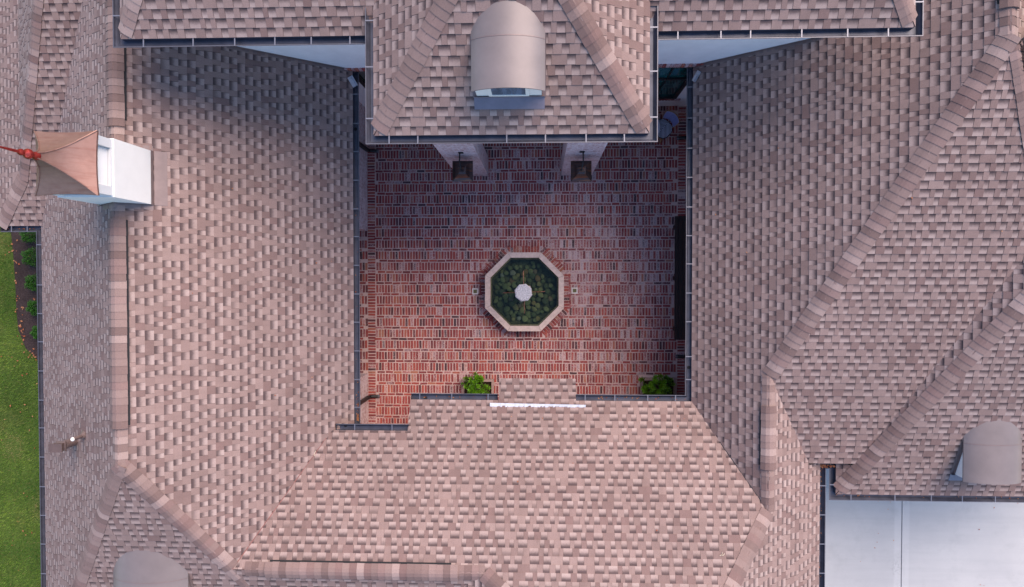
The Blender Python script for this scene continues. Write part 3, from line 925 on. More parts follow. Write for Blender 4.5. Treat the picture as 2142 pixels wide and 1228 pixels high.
# ------------------------------------------------------------------ barrel dormers
def dormer(cx, yf, hw, z_side, rise, pl, label, yb_extra=0.4, over=0.045):
    """south facing dormer: yf = front rim, hw = half width of the vault, z_side = springing height"""
    zb = zat(pl, 0, yf + over)
    wb = MB()
    iw = hw - 0.045
    yw = yf + over
    ybk = yf + 1.6
    for sx in (-1, 1):
        x = cx + sx * iw
        yt = (z_side - pl[0]) / pl[2]
        tri = [V((x, yw, zb - .03)), V((x, yw, z_side)), V((x, yt, z_side)), V((x, yt, z_side - .03))]
        wb.poly(tri if sx > 0 else tri[::-1])
    # arched front wall
    N = 16
    arc = lambda t, r: V((cx + r * 2 * (t - .5) if False else cx + r * math.sin((t - .5) * 2 * th) / math.sin(th), 0, z_side + rise * (math.cos((t - .5) * 2 * th) - math.cos(th)) / (1 - math.cos(th))))
    th = math.radians(62)
    top = [arc(i / N, iw) for i in range(N + 1)]
    wb.poly([V((cx - iw, yw, zb - .03)), V((cx + iw, yw, zb - .03))] + [V((p.x, yw, p.z - .01)) for p in top[::-1]])
    d = wb.build('dormer', M['white'], house, label=label)
    # curved metal roof that dies into the slope behind
    r = MB()
    secs = []
    NS = 12
    for t in range(N + 1):
        p = arc(t / N, hw)
        yend = (p.z - pl[0]) / pl[2] + 0.02
        ys = [yf + (yend - yf) * j / NS for j in range(NS + 1)]
        secs.append([V((p.x, y, p.z)) for y in ys])
    for a, b in zip(secs[:-1], secs[1:]):
        for j in range(NS):
            r.poly([a[j], b[j], b[j + 1], a[j + 1]])
    dn = V((0, 0, -.025))
    for a, b in zip(secs[:-1], secs[1:]): r.poly([a[0], a[0] + dn, b[0] + dn, b[0]])
    for j in range(NS):
        r.poly([secs[0][j], secs[0][j + 1], secs[0][j + 1] + dn, secs[0][j] + dn])
        r.poly([secs[-1][j], secs[-1][j] + dn, secs[-1][j + 1] + dn, secs[-1][j + 1]])
    r.build('vault_roof', M['tan'], d, smooth=True, merge=True)
    # seam across the vault
    se = MB()
    ysm = yf + 0.66 * ((z_side - pl[0]) / pl[2] - yf) + 0.14
    for t in range(N):
        a, b = arc(t / N, hw + .002), arc((t + 1) / N, hw + .002)
        se.poly([V((a.x, ysm, a.z + .004)), V((b.x, ysm, b.z + .004)), V((b.x, ysm + .012, b.z + .004)), V((a.x, ysm + .012, a.z + .004))])
        se.poly([V((a.x, ysm, a.z)), V((b.x, ysm, b.z)), V((b.x, ysm, b.z + .004)), V((a.x, ysm, a.z + .004))])
    se.build('seam', M['flash'], d)
    # upstand behind the vault
    ed = MB()
    for t in range(N):
        a, b = secs[t][NS], secs[t + 1][NS]
        o1 = V((0, .03, .0))
        ed.poly([a + V((0, 0, .004)), b + V((0, 0, .004)), b + o1 + V((0, 0, .03)), a + o1 + V((0, 0, .03))])
    ed.build('rear_flashing', M['flash'], d)
    # window
    wi = MB(); ww = iw * .62
    zt = z_side + rise * .55
    wi.box((cx - ww, yw - .015, zb + .08), (cx - ww + .05, yw - .002, zt)); wi.box((cx + ww - .05, yw - .015, zb + .08), (cx + ww, yw - .002, zt))
    wi.box((cx - ww + .05, yw - .015, zb + .08), (cx + ww - .05, yw - .002, zb + .14)); wi.box((cx - ww + .05, yw - .015, zt - .05), (cx + ww - .05, yw - .002, zt))
    wi.build('window', M['white'], d)
    g = MB(); g.box((cx - ww + .05, yw - .008, zb + .14), (cx + ww - .05, yw - .001, zt - .05)); g.build('pane', M['glass_blue'], d)
    # apron and side flashing
    ap = MB(); n = nrm(pl)
    y0 = yw - .15
    a, b, c, e = pt(pl, cx - hw, y0), pt(pl, cx + hw + .0, y0), pt(pl, cx + hw, yw - .005), pt(pl, cx - hw, yw - .005)
    h = n * .024
    ap.poly([a + h, b + h, c + h, e + h]); ap.poly([a, b, b + h, a + h]); ap.poly([b, c, c + h, b + h]); ap.poly([e, a, a + h, e + h])
    ap.poly([e + h, c + h, c + h + V((0, 0, .06)), e + h + V((0, 0, .06))])
    ap.build('apron_flashing', M['apron'], d)
    for sx in (-1, 1):
        sf = MB(); x = cx + sx * iw
        yt = (z_side - pl[0]) / pl[2] - .05
        p0, p1 = pt(pl, x, yw), pt(pl, x, yt)
        o2 = V((sx * .06, 0, 0))
        sf.poly([p0 + h, p1 + h, p1 + h + o2, p0 + h + o2]); sf.poly([p0 + V((sx * .004, 0, 0)), p1 + V((sx * .004, 0, 0)), p1 + V((sx * .004, 0, .07)), p0 + V((sx * .004, 0, .09))])
        sf.build('side_flashing', M['flash'], d)
    return d

# measured from vault rims
a = px(985, 56, plane=SP); b = px(1140, 66, plane=SP); cr = px(1060, -3, plane=SP)
zs = (a.z + b.z) / 2
rim = px(1062, 183, cr.z)
dormer((a.x + b.x) / 2, rim.y, (px(1140, 120, zs).x - px(985, 120, zs).x) / 2, zs, cr.z - zs, SP, 'tan vaulted dormer on the porch roof')
a = px(2016, 908, plane=S3); b = px(2138, 912, plane=S3); cr = px(2085, 875, plane=S3)
zs = (a.z + b.z) / 2
rim = px(2085, 1014, cr.z)
dormer((a.x + b.x) / 2, rim.y, (px(2138, 960, zs).x - px(2016, 960, zs).x) / 2, zs, cr.z - zs, S3, 'tan vaulted dormer above the driveway')
a = px(237, 1192, plane=S5); b = px(393, 1192, plane=S5); cr = px(300, 1147, plane=S5)
zs = (a.z + b.z) / 2
dormer((a.x + b.x) / 2, cr.y - 1.35, (px(393, 1200, zs).x - px(237, 1200, zs).x) / 2, zs, cr.z - zs, S5, 'tan vaulted dormer at the bottom left hip')

# ------------------------------------------------------------------ cupola
cx, cy = -7.16, 1.76
hb_ = 0.46
cb = MB()
zb0, zb1 = 5.0, 6.66
cb.box((cx - hb_, cy - hb_, zb0), (cx + hb_, cy + hb_, zb1))
cup = cb.build('cupola', M['white'], house, label='square white cupola with concave copper roof')
lv = MB()
hl = hb_ - .02
zl0, zl1 = zb1, 7.12
for sx in (-1, 1):
    for sy in (-1, 1):
        x, y = cx + sx * (hl - .07), cy + sy * (hl - .07)
        lv.box((x - .07, y - .07, zl0), (x + .07, y + .07, zl1))
for a in range(4):
    R = Matrix.Rotation(a * math.pi / 2, 3, 'Z')
    c = V((cx, cy, 0))
    for z0, z1 in ((zl0, zl0 + .05), (zl1 - .06, zl1)):
        lv.obox(c + R @ V((hl - .05, 0, 0)) + V((0, 0, (z0 + z1) / 2)), R @ V((1, 0, 0)), R @ V((0, 1, 0)), V((0, 0, 1)), [.048, hl - .141, (z1 - z0) / 2])
lv.build('louvre_frame', simple('louvre_frame_paint', (0.66, 0.66, 0.66), .5, 0, .04), cup, bevel=0.006)
sl = MB()
for a in range(4):
    R = Matrix.Rotation(a * math.pi / 2, 3, 'Z'); c = V((cx, cy, 0))
    for k in range(6):
        z = zl0 + .085 + k * .055
        ax = (R @ V((.8, 0, -.6))).normalized(); az = (R @ V((.6, 0, .8))).normalized()
        sl.obox(c + R @ V((hl - .075, 0, 0)) + V((0, 0, z)), ax, R @ V((0, 1, 0)), az, [.03, hl - .142, .005])
sl.build('louvres', simple('louvre_paint', (0.62, 0.62, 0.62), .5, 0, .04), cup)
# concave copper pyramid
ZE7, HP = 7.1, 0.487
cr_ = MB()
prof = [(HP, ZE7), (HP * .80, ZE7 + .085), (HP * .60, ZE7 + .18), (HP * .42, ZE7 + .28), (HP * .26, ZE7 + .395), (HP * .13, ZE7 + .53), (.035, ZE7 + .64)]
# each face is concave in plan as well as in section
def ringq(h, z, sag):
    pts = []
    for a in range(4):
        R = Matrix.Rotation(a * math.pi / 2, 3, 'Z')
        for k in range(6):
            t = -1 + 2 * k / 6
            pts.append(V((cx, cy, z)) + R @ V((h - sag * h * (1 - t * t), h * t, 0)))
    return pts
rings = [ringq(h, z, 0.05) for h, z in prof]
for A, B in zip(rings[:-1], rings[1:]):
    m = len(A)
    for k in range(m): cr_.poly([A[k], A[(k + 1) % m], B[(k + 1) % m], B[k]])
A = rings[0]; B = [p - V((0, 0, .035)) for p in A]
et = MB()
for k in range(len(A)): et.poly([B[k], B[(k + 1) % len(A)], A[(k + 1) % len(A)], A[k]])
et.poly(B[::-1])
et.build('eave_trim', M['copper'], cup)
cr_.build('copper_roof', M['copper'], cup, smooth=True, merge=True)
for a in range(4):                                  # standing hip seams
    sm = MB()
    R = Matrix.Rotation(a * math.pi / 2 + math.pi / 4, 3, 'Z')
    pts = [V((cx, cy, z + .006)) + R @ V((h * 1.4142, 0, 0)) for h, z in prof]
    sm.path(pts, .011, 6)
    sm.build('hip_seam', M['copper'], cup)
fn = MB()
z0 = ZE7 + .60
fn.lathe((cx, cy, z0), [(.06, 0), (.055, .05), (.035, .08), (.03, .10), (.055, .125), (.072, .16), (.072, .185), (.055, .22), (.028, .245), (.024, .26), (.040, .28), (.048, .305), (.040, .335), (.026, .355), (.022, .37), (.018, .55), (.008, .85), (.002, .90)], 20)
fn.build('finial', M['redcopper'], cup, smooth=True, merge=True)
bf = MB(); n = nrm(E1)
xb = cx + hb_
for pl, sx in ((E1, 1), (W1, -1)):
    x0 = cx + sx * hb_; x1 = x0 + sx * .16; xx = x0 + sx * .05
    n = nrm(pl) * .022
    y0, y1 = cy - hb_ - .01, cy + hb_ + .01
    bf.poly([pt(pl, x0, y0) + n, pt(pl, x1, y0) + n, pt(pl, x1, y1) + n, pt(pl, x0, y1) + n])
    bf.poly([pt(pl, x1, y0), pt(pl, x1, y1), pt(pl, x1, y1) + n, pt(pl, x1, y0) + n])
    bf.poly([pt(pl, x0, y0) + V((sx * .004, 0, 0)), pt(pl, x0, y1) + V((sx * .004, 0, 0)), pt(pl, x0, y1) + V((sx * .004, 0, .10)), pt(pl, x0, y0) + V((sx * .004, 0, .10))])
    for sy in (-1, 1):
        y = cy + sy * (hb_ + .004)
        bf.poly([pt(pl, cx, y), pt(pl, x0, y), pt(pl, x0, y, .07), pt(pl, cx, y, .07)])
        ye = cy + sy * (hb_ + .09)
        bf.poly([pt(pl, cx, y, .024), pt(pl, x0, y, .024), pt(pl, x0, ye, .024), pt(pl, cx, ye, .024)])
bf.build('base_flashing', M['flash'], cup)

# ------------------------------------------------------------------ roof vent pipe on the west slope
vb = px(178, 910, plane=W1)
vp = MB()
vp.tube(vb - V((0, 0, .1)), vb + V((0, 0, .34)), .035, n=16)
pipe = vp.build('vent_pipe', M['flash'], house, label='vent pipe with hooded cap on the west slope', smooth=True, merge=True)
cn = MB(); cn.lathe(vb - V((0, 0, .06)), [(.13, 0), (.10, .03), (.06, .12), (.042, .16)], 18); cn.build('flashing_cone', M['flash'], pipe, smooth=True, merge=True)
v2 = px(160, 922, plane=W1); zt = v2.z
fl = MB(); fl.tube(v2 - V((0, 0, .12)), v2 + V((0, 0, .36)), .085, n=20); fl.build('flue', M['flash'], pipe, smooth=True, merge=True)
hd = MB(); c = v2 + V((0, 0, .38))
hd.lathe(c, [(.08, 0), (.13, .025), (.13, .05), (.08, .08)], 4, rot=math.pi / 4)
hd.obox(c + V((0, 0, .13)), V((1, 0, 0)), V((0, 1, 0)), V((0, 0, 1)), [.085, .07, .05])
hd.obox(c + V((0, 0, .19)), V((1, 0, 0)), V((0, 1, 0)), V((0, 0, 1)), [.125, .08, .01])
hd.build('hood', simple('brown_vent_hood', (0.125, 0.085, 0.075), .4, .2, .15), pipe)
cl = MB(); cl.tube(vb + V((0, 0, .34)), vb + V((0, 0, .355)), .037, .030, n=16); cl.build('pipe_rim', M['white'], pipe, smooth=True, merge=True)

# ------------------------------------------------------------------ ground
def sheet(name, poly, z, mat, kind='structure'):
    mb = MB(); mb.poly([(p[0], p[1], z) for p in poly])
    return tag(mb.build(name, M[mat]), kind=kind)
sheet('lawn', [(-300, -300), (300, -300), (300, 300), (-300, 300)], -0.05, 'lawn')
YC2 = YC + .25
sheet('courtyard_bed', [(-6.4, -3.9), (XCR + .3, -3.9), (XCR + .3, YC2), (-6.4, YC2)], -0.004, 'mortar')
g2p = lambda u, v: px(u, v, 0)
mul = [g2p(u, v) for u, v in ((20, 470), (27, 540), (31, 600), (33, 650), (37, 690), (52, 728), (72, 748), (100, 770))] + [V((-9.9, g2p(100, 770).y, 0)), V((-9.9, 1.75, 0)), V((g2p(20, 470).x, 1.75, 0))]
sheet('mulch_bed', [(p.x, p.y) for p in mul], -0.02, 'mulch')
xj = g2p(1886, 1140).x
dr = MB()
dr.box((5.15, -30, -.12), (xj - .012, -3.6, 0)); dr.box((xj + .012, -30, -.12), (30, -3.6, 0)); dr.box((xj - .012, -30, -.12), (xj + .012, -3.6, -.03))
for k in range(1):
    pass
tag(dr.build('driveway', M['concrete']), kind='structure')

# ------------------------------------------------------------------ brick paving
fc = px(1097, 610.5, 0.45); fcx, fcy = fc.x, fc.y
APO = 0.965
def in_oct(x, y, a):
    x, y = abs(x - fcx), abs(y - fcy)
    return max(x, y, (x + y) / math.sqrt(2)) < a
pl_boxes = []                                       # planters cut out of the paving
pA = (px(966, 793, .12).x, -3.1, px(1033, 793, .12).x, px(1000, 793.5, .12).y)
pB = (px(1340, 793, .12).x, -3.1, px(1415, 793, .12).x, px(1380, 791, .12).y)
def in_planter(x, y):
    return any(a[0] < x < a[2] and a[1] < y < a[3] for a in (pA, pB))
def brick(mb, x, y, lx, ly, rg, ang=None):
    r = min(1, max(0, rg.gauss(.50, .25))); g = rg.choice((0, 0, 0, .1, .25, .5, .9))
    jx, jy = rg.uniform(-.003, .003), rg.uniform(-.004, .004)
    lx *= rg.uniform(.93, 1.02); ly *= rg.uniform(.95, 1.02)
    a = (ang or 0) + rg.uniform(-.022, .022)
    h = .004 + rg.uniform(0, .005)
    ca, sa = math.cos(a), math.sin(a)
    q = []
    for sx, sy in ((-1, -1), (1, -1), (1, 1), (-1, 1)):
        u, v = sx * lx / 2 + rg.uniform(-.003, .003), sy * ly / 2 + rg.uniform(-.003, .003)
        q.append((x + jx + u * ca - v * sa, y + jy + u * sa + v * ca))
    c = (r, g, 0, 1)
    z1 = h
    cxx = sum(p[0] for p in q) / 4; cyy = sum(p[1] for p in q) / 4
    inn = [(cxx + (p[0] - cxx) * .90, cyy + (p[1] - cyy) * .97) if lx < ly else (cxx + (p[0] - cxx) * .97, cyy + (p[1] - cyy) * .90) for p in q]
    if ang is not None: inn = [(cxx + (p[0] - cxx) * .94, cyy + (p[1] - cyy) * .94) for p in q]
    mb.poly([(p[0], p[1], z1) for p in inn], c)
    for i in range(4):
        j = (i + 1) % 4
        mb.poly([(q[i][0], q[i][1], z1 - .007), (q[j][0], q[j][1], z1 - .007), (inn[j][0], inn[j][1], z1), (inn[i][0], inn[i][1], z1)], c)
pv = MB(); rg = random.Random(99)
XB0, XB1 = XCL, XCL + .205
XF0, XF1 = XCL + .212, XCR - .27
PER = 0.2823
y = -3.64 + 0.0
row = 0
# align the courses to the photo: a soldier course is centred at y = 813 px at the left
yc0 = g2p(900, 744).y
ky = math.floor((yc0 + 3.7) / PER)
y0 = yc0 - ky * PER
nrow = int((YC - y0) / PER) + 2
for r in range(-1, nrow):
    yc = y0 + r * PER
    for xa, xb in ((XF0, XF1), (XCL - 1.6, XCL - .005)):
        x = xa + rg.uniform(.02, .05)
        while x < xb:
            if -3.62 < yc < YC and not in_oct(x, yc, APO + .14) and not in_planter(x, yc):
                brick(pv, x, yc, .0545, .195, rg)
            x += .0727
        x = xa + rg.uniform(0.05, .2)
        ys = yc + PER / 2
        while x < xb + .05:
            if -3.62 < ys < YC - .02 and not in_oct(x, ys, APO + .12) and not in_planter(x, ys) and x + .1 < xb + .03:
                brick(pv, x, ys, .194, .050, rg)
            x += .2115
for xb0 in (XB0 + .1, XCR - .16):                  # header border along both walls
    y = -3.6
    while y < YC - .03:
        if not in_planter(xb0, y): brick(pv, xb0, y, .190, .054, rg)
        y += .0733
for k in range(8):                                  # soldier ring round the fountain
    a = k * math.pi / 4
    half = (APO + .10) * math.tan(math.pi / 8)
    n = 12
    for i in range(n):
        t = -half + (i + .5) * 2 * half / n
        rr = APO + .085
        brick(pv, fcx + rr * math.cos(a) - t * math.sin(a), fcy + rr * math.sin(a) + t * math.cos(a), .20, .060, rg, a)
o = pv.build('courtyard_paving', M['paver']); tag(o, kind='structure')

# ------------------------------------------------------------------ fountain
ft = thing('fountain', 'octagonal stone rimmed fountain pool in the middle of the brick courtyard', 'fountain', (fcx, fcy, 0))
def octp(a, rot=math.pi / 8):
    R = a / math.cos(math.pi / 8)
    return [V((R * math.cos(rot + k * math.pi / 4), R * math.sin(rot + k * math.pi / 4), 0)) for k in range(8)]
b = MB()
O, I = octp(.93), octp(.80)
for k in range(8):
    j = (k + 1) % 8
    z = lambda p, h: V((p.x, p.y, h))
    b.poly([z(O[k], -.01), z(O[j], -.01), z(O[j], .385), z(O[k], .385)])
    b.poly([z(I[j], -.01), z(I[k], -.01), z(I[k], .385), z(I[j], .385)])
    b.poly([z(O[k], .385), z(O[j], .385), z(I[j], .385), z(I[k], .385)])
b.poly([z(p, .02) for p in I])
b.build('basin', M['soil'] if False else simple('dark_basin', (0.085, 0.09, 0.05), .8, 0, .5, 14), ft)
O, I = octp(.965), octp(.835)
for k in range(8):
    j = (k + 1) % 8
    t = .003
    d = (O[j] - O[k]).normalized() * t
    c = MB()
    q = [O[k] + d, O[j] - d, I[j] - d, I[k] + d]
    c.prism([(p.x, p.y) for p in q], .388, .465)
    c.build('coping', M['stone'], ft, bevel=.012)
wt = MB(); wt.poly([z(p, .36) for p in octp(.80)]); wt.build('water', M['water'], ft)
pk = []
for s_ in range(5):
    m = MB(); rg2 = random.Random(s_)
    prof = [(.001, -.5), (.6, -.42), (.95, -.12), (1, .1), (.78, .38), (.4, .5), (.001, .54)]
    m.lathe((0, 0, 0), prof, 11)
    m.v = [(x * (1 + .25 * math.sin(3 * math.atan2(yy, x) + s_) * .5), yy * (.75 + .08 * s_), zz * .8) for x, yy, zz in m.v]
    pk.append(m.mesh('stone', M['pebble'], True, True))
rg2 = random.Random(5)
placed = []
tries = 0
while len(placed) < 98 and tries < 6000:
    tries += 1
    x, y = rg2.uniform(-.78, .78), rg2.uniform(-.78, .78)
    r = rg2.uniform(.05, .10)
    if max(abs(x), abs(y), (abs(x) + abs(y)) / math.sqrt(2)) > .79 - r: continue
    if abs(x) < .16 and abs(y) < .16: continue
    if x > .5 and y > .3 and rg2.random() < .6: continue
    if any((x - a) ** 2 + (y - b_) ** 2 < ((r + c_) * .66) ** 2 for a, b_, c_ in placed): continue
    placed.append((x, y, r))
    o = bpy.data.objects.new('stone', rg2.choice(pk)); COL.objects.link(o); o.parent = ft
    o.location = (x, y, .05 + rg2.uniform(0, .12)); o.scale = (r, r, r * .8); o.rotation_euler = (rg2.uniform(-.3, .3), rg2.uniform(-.3, .3), rg2.uniform(0, 6.28))
pd = MB(); pd.box((-.145, -.145, .02), (.145, .145, .52)); pd.box((-.115, -.115, .52), (.115, .115, 1.36)); pd.build('pedestal', M['stone'], ft, bevel=.01)
cp = MB(); cp.lathe((0, 0, 1.36), [(.16, 0), (.21, .04), (.21, .09), (.185, .11)], 8, rot=math.pi / 8 + .12); cp.build('cap', M['greystone'], ft)
for k in range(4):
    a = k * math.pi / 2 + .03
    sp = MB(); dx = V((math.cos(a), math.sin(a), 0))
    sp.path([dx * .11 + V((0, 0, .98)), dx * .40 + V((0, 0, .98)), dx * .50 + V((0, 0, .955))], .009, 8)
    sp.build('spout', M['rust'], ft)

# ------------------------------------------------------------------ path lights
for u, v, lab in ((994, 609.5, 'small square stone uplight in the paving left of the fountain'), (1202, 608, 'small square stone uplight in the paving right of the fountain')):
    p = px(u, v, .02)
    t = thing('ground_light', lab, 'ground light', (p.x, p.y, 0), 0, 'square ground lights beside the fountain')
    m = MB()
    for a, b in (((-.078, .045), (.078, .078)), ((-.078, -.078), (.078, -.045)), ((-.078, -.045), (-.045, .045)), ((.045, -.045), (.078, .045))):
        m.box((a[0], a[1], -.01), (b[0], b[1], .022))
    m.build('frame', simple('pale_light_frame', (0.74, 0.68, 0.64), .8), t)
    m = MB(); m.box((-.045, -.045, -.01), (.045, .045, .014)); m.build('lens', M['ptop'], t)

# ------------------------------------------------------------------ planters and their shrubs
def leafquad(mb, base, d, n, L, wd, rgx, lo=0.0, hi=1.0):
    s = d.cross(n).normalized()
    c = (rgx.uniform(lo, hi), 0, 0, 1)
    m = base + d * (L * .45) + n * (L * .05); tip = base + d * L - n * (L * .08)
    l, r = m + s * wd - n * (wd * -.25), m - s * wd + n * (wd * .25)
    mb.poly([base, r, tip, m], c); mb.poly([base, m, tip, l], c)

def leafy(name, c, rads, whorls, rgx, parent, mat, stem=True):
    fo, st = MB(), MB()
    for i in range(whorls):
        a = rgx.uniform(0, 6.283); rr = math.sqrt(rgx.random())
        x, y = rr * math.cos(a) * rads[0], rr * math.sin(a) * rads[1]
        zt = rads[2] * (1.0 - .55 * rr * rr) * rgx.uniform(.65, 1.08)
        tip = V((x, y, zt)); root = V((x * .15, y * .15, 0))
        mid = root.lerp(tip, .55) + V((0, 0, .06))
        st.path([root, mid, tip], .006, 5)
        axis = (tip - mid).normalized()
        o1 = axis.orthogonal().normalized(); o2 = axis.cross(o1)
        ph = rgx.uniform(0, 6)
        nl = rgx.randint(15, 21)
        for k in range(nl):
            t = k / nl
            an = ph + k * 2.4
            rad = o1 * math.cos(an) + o2 * math.sin(an)
            d = (rad * (1.0 - .45 * t) + axis * (.15 + .75 * t)).normalized()
            n = (axis - d * axis.dot(d)).normalized()
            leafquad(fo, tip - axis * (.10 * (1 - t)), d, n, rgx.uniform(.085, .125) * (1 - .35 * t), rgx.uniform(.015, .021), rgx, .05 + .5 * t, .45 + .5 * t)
    fo.build('foliage', M[mat], parent)
    if stem: st.build('stem', M['stem'], parent)

def planter(bx, lab, clab, c, rads, whorls, seed):
    t = thing('planter', lab, 'planter', ((bx[0] + bx[2]) / 2, (bx[1] + bx[3]) / 2, 0), 0, 'square planters against the entry wall')
    hx, hy = (bx[2] - bx[0]) / 2, (bx[3] - bx[1]) / 2
    m = MB(); wd = .06; zt = .12
    m.box((-hx, hy - wd, -.01), (hx, hy, zt)); m.box((-hx, -hy, -.01), (hx, -hy + wd, zt))
    m.box((-hx, -hy + wd, -.01), (-hx + wd, hy - wd, zt)); m.box((hx - wd, -hy + wd, -.01), (hx, hy - wd, zt))
    m.build('rim', M['rim'], t)
    s = MB(); s.box((-hx + wd, -hy + wd, -.01), (hx - wd, hy - wd, .03)); s.build('soil', M['soil'], t)
    p = thing('leafy_plant', clab, 'plant', (c.x, c.y, .03), 0, 'leafy plants in the courtyard planters')
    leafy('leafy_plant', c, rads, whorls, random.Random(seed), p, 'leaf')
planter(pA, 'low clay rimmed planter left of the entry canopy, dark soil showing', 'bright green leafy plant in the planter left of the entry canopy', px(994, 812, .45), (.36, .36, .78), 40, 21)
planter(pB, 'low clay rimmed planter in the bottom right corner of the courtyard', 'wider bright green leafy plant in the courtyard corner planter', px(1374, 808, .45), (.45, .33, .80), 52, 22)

# ------------------------------------------------------------------ dark bench
bt = thing('bench', 'long near black wooden bench along the right courtyard wall', 'bench', (0, 0, 0))
za = .46
b0, b1 = px(1412, 452, za), px(1412, 711, za)
bx0, bx1 = b0.x, XCR - .06
m = MB()
for k in range(4):
    wv = (bx1 - bx0) / 4
    m.box((bx0 + k * wv + .004, b1.y, za - .05), (bx0 + (k + 1) * wv - .004, b0.y, za))
m.build('seat', M['bench'], bt)
for yy in (b0.y - .25, (b0.y + b1.y) / 2, b1.y + .25):
    m = MB(); m.box((bx0 + .04, yy - .05, 0), (bx1 - .04, yy + .05, za - .051)); m.build('leg', M['bench'], bt)

# ------------------------------------------------------------------ bistro table and chair
tc = px(1350, 266, .74)
t = thing('bistro_table', 'round pale zinc bistro table half hidden under the porch gutter', 'table', (tc.x, tc.y, 0))
m = MB(); m.lathe((0, 0, .715), [(.33, 0), (.35, .006), (.35, .022), (.345, .027)], 40); m.build('tabletop', M['table'], t)
m = MB(); m.lathe((0, 0, 0), [(.22, 0), (.22, .02), (.05, .05), (.03, .1), (.03, .71)], 20); m.build('pedestal', M['black'], t, smooth=True, merge=True)
sc_ = px(1386, 269, .46)
ang = math.radians(48)
t = thing('bistro_chair', 'woven bistro chair with black and blue striped seat beside the round table', 'chair', (sc_.x, sc_.y, 0), ang)
m = MB()
N = 28
outl = []
for k in range(N):
    a = 2 * math.pi * k / N
    rx = .205; ry = .215
    outl.append(V((rx * math.copysign(abs(math.cos(a)) ** .8, math.cos(a)), ry * math.copysign(abs(math.sin(a)) ** .8, math.sin(a)), 0)))
m.prism([(p.x, p.y) for p in outl], .445, .465); m.build('seat', M['stripe'], t)
m = MB(); ro = [V((p.x * 1.03, p.y * 1.03, .450)) for p in outl]; m.path(ro + [ro[0]], .014, 6); m.build('seat_rim', M['black'], t)
m = MB()                                           # curved back, leaning outwards
rows = []
for j in range(7):
    h = j / 6
    zz = .56 + .30 * h; R = .235 + .10 * h; hw = math.radians(48 - 10 * h * h)
    rows.append([V((R * math.cos(a), R * math.sin(a) * .95, zz + .02 * math.cos(a * 2))) for a in [-hw + 2 * hw * k / 12 for k in range(13)]])
for A, B in zip(rows[:-1], rows[1:]):
    for k in range(12): m.poly([A[k], A[k + 1], B[k + 1], B[k]])
ob = m.build('backrest', M['weave'], t, smooth=True, merge=True)
sf = ob.modifiers.new('s', 'SOLIDIFY'); sf.thickness = .014
m = MB(); fr = [rows[0][0]] + [r[0] for r in rows] + rows[-1][1:] + [r[-1] for r in rows[::-1]]; m.path(fr, .012, 6); m.path([V((.17, -.16, .44)), rows[0][0]], .013, 6); m.path([V((.17, .16, .44)), rows[0][-1]], .013, 6); m.build('back_frame', M['rattan'], t)
for sx, sy in ((1, 1), (1, -1), (-1, 1), (-1, -1)):
    m = MB(); m.path([V((sx * .15, sy * .15, .445)), V((sx * .185, sy * .185, 0))], .014, 8); m.build('leg', M['rattan'], t)
m = MB(); st = [V((.168 * a, .168 * b, .22)) for a, b in ((1, 1), (1, -1), (-1, -1), (-1, 1), (1, 1))]; m.path(st, .009, 6); m.build('stretcher', M['rattan'], t)

# ------------------------------------------------------------------ lanterns
def lantern(u, v, label, armside):
    c = px(u, v, 2.95)
    t = thing('wall_lantern', label, 'lantern', (c.x, c.y, 0), 0, 'copper lanterns on the porch pillars')
    z0, z1 = 2.30, 2.86
    m = MB(); h1 = .215
    lev = [(h1, z1), (h1, z1 + .02), (.15, z1 + .075), (.085, z1 + .17), (.05, z1 + .19), (.05, z1 + .23)]
    rr = [[V((a * h, b * h, zz)) for a, b in ((-1, -1), (1, -1), (1, 1), (-1, 1))] for h, zz in lev]
    for A, B in zip(rr[:-1], rr[1:]):
        for k in range(4): m.poly([A[k], A[(k + 1) % 4], B[(k + 1) % 4], B[k]])
    m.poly(rr[-1]); m.poly(rr[0][::-1])
    m.build('lantern_roof', M['lancopper'], t)
    m = MB()
    for sx in (-1, 1):
        for sy in (-1, 1): m.tube((sx * .10, sy * .10, z0), (sx * .155, sy * .155, z1), .012, n=6)
    m.box((-.12, -.12, z0 - .02), (.12, .12, z0)); m.build('cage', M['lancopper'], t)
    m = MB(); q0 = [V((a * .095, b * .095, z0)) for a, b in ((-1, -1), (1, -1), (1, 1), (-1, 1))]; q1 = [V((a * .15, b * .15, z1 - .002)) for a, b in ((-1, -1), (1, -1), (1, 1), (-1, 1))]
    for k in range(4): m.poly([q0[k], q0[(k + 1) % 4], q1[(k + 1) % 4], q1[k]])
    m.build('glass', M['glass_lantern'], t)
    m = MB(); yw = 2.60 - c.y
    pts = [V((0, 0, z1 + .22)), V((-.0, .0, z1 + .34)), V((armside * .02, yw * .4, z1 + .42)), V((armside * .02, yw - .015, z1 + .36))]
    m.path(pts, .014, 8); m.build('bracket_arm', M['black'], t)
    m = MB(); m.box((-.05, yw - .018, z1 + .29), (.05, yw - .001, z1 + .41)); m.build('wall_plate', M['black'], t)
lantern(967, 357, 'copper pyramid topped lantern on the left whitewashed pillar', -1)
lantern(1216, 357, 'copper pyramid topped lantern on the right whitewashed pillar', 1)

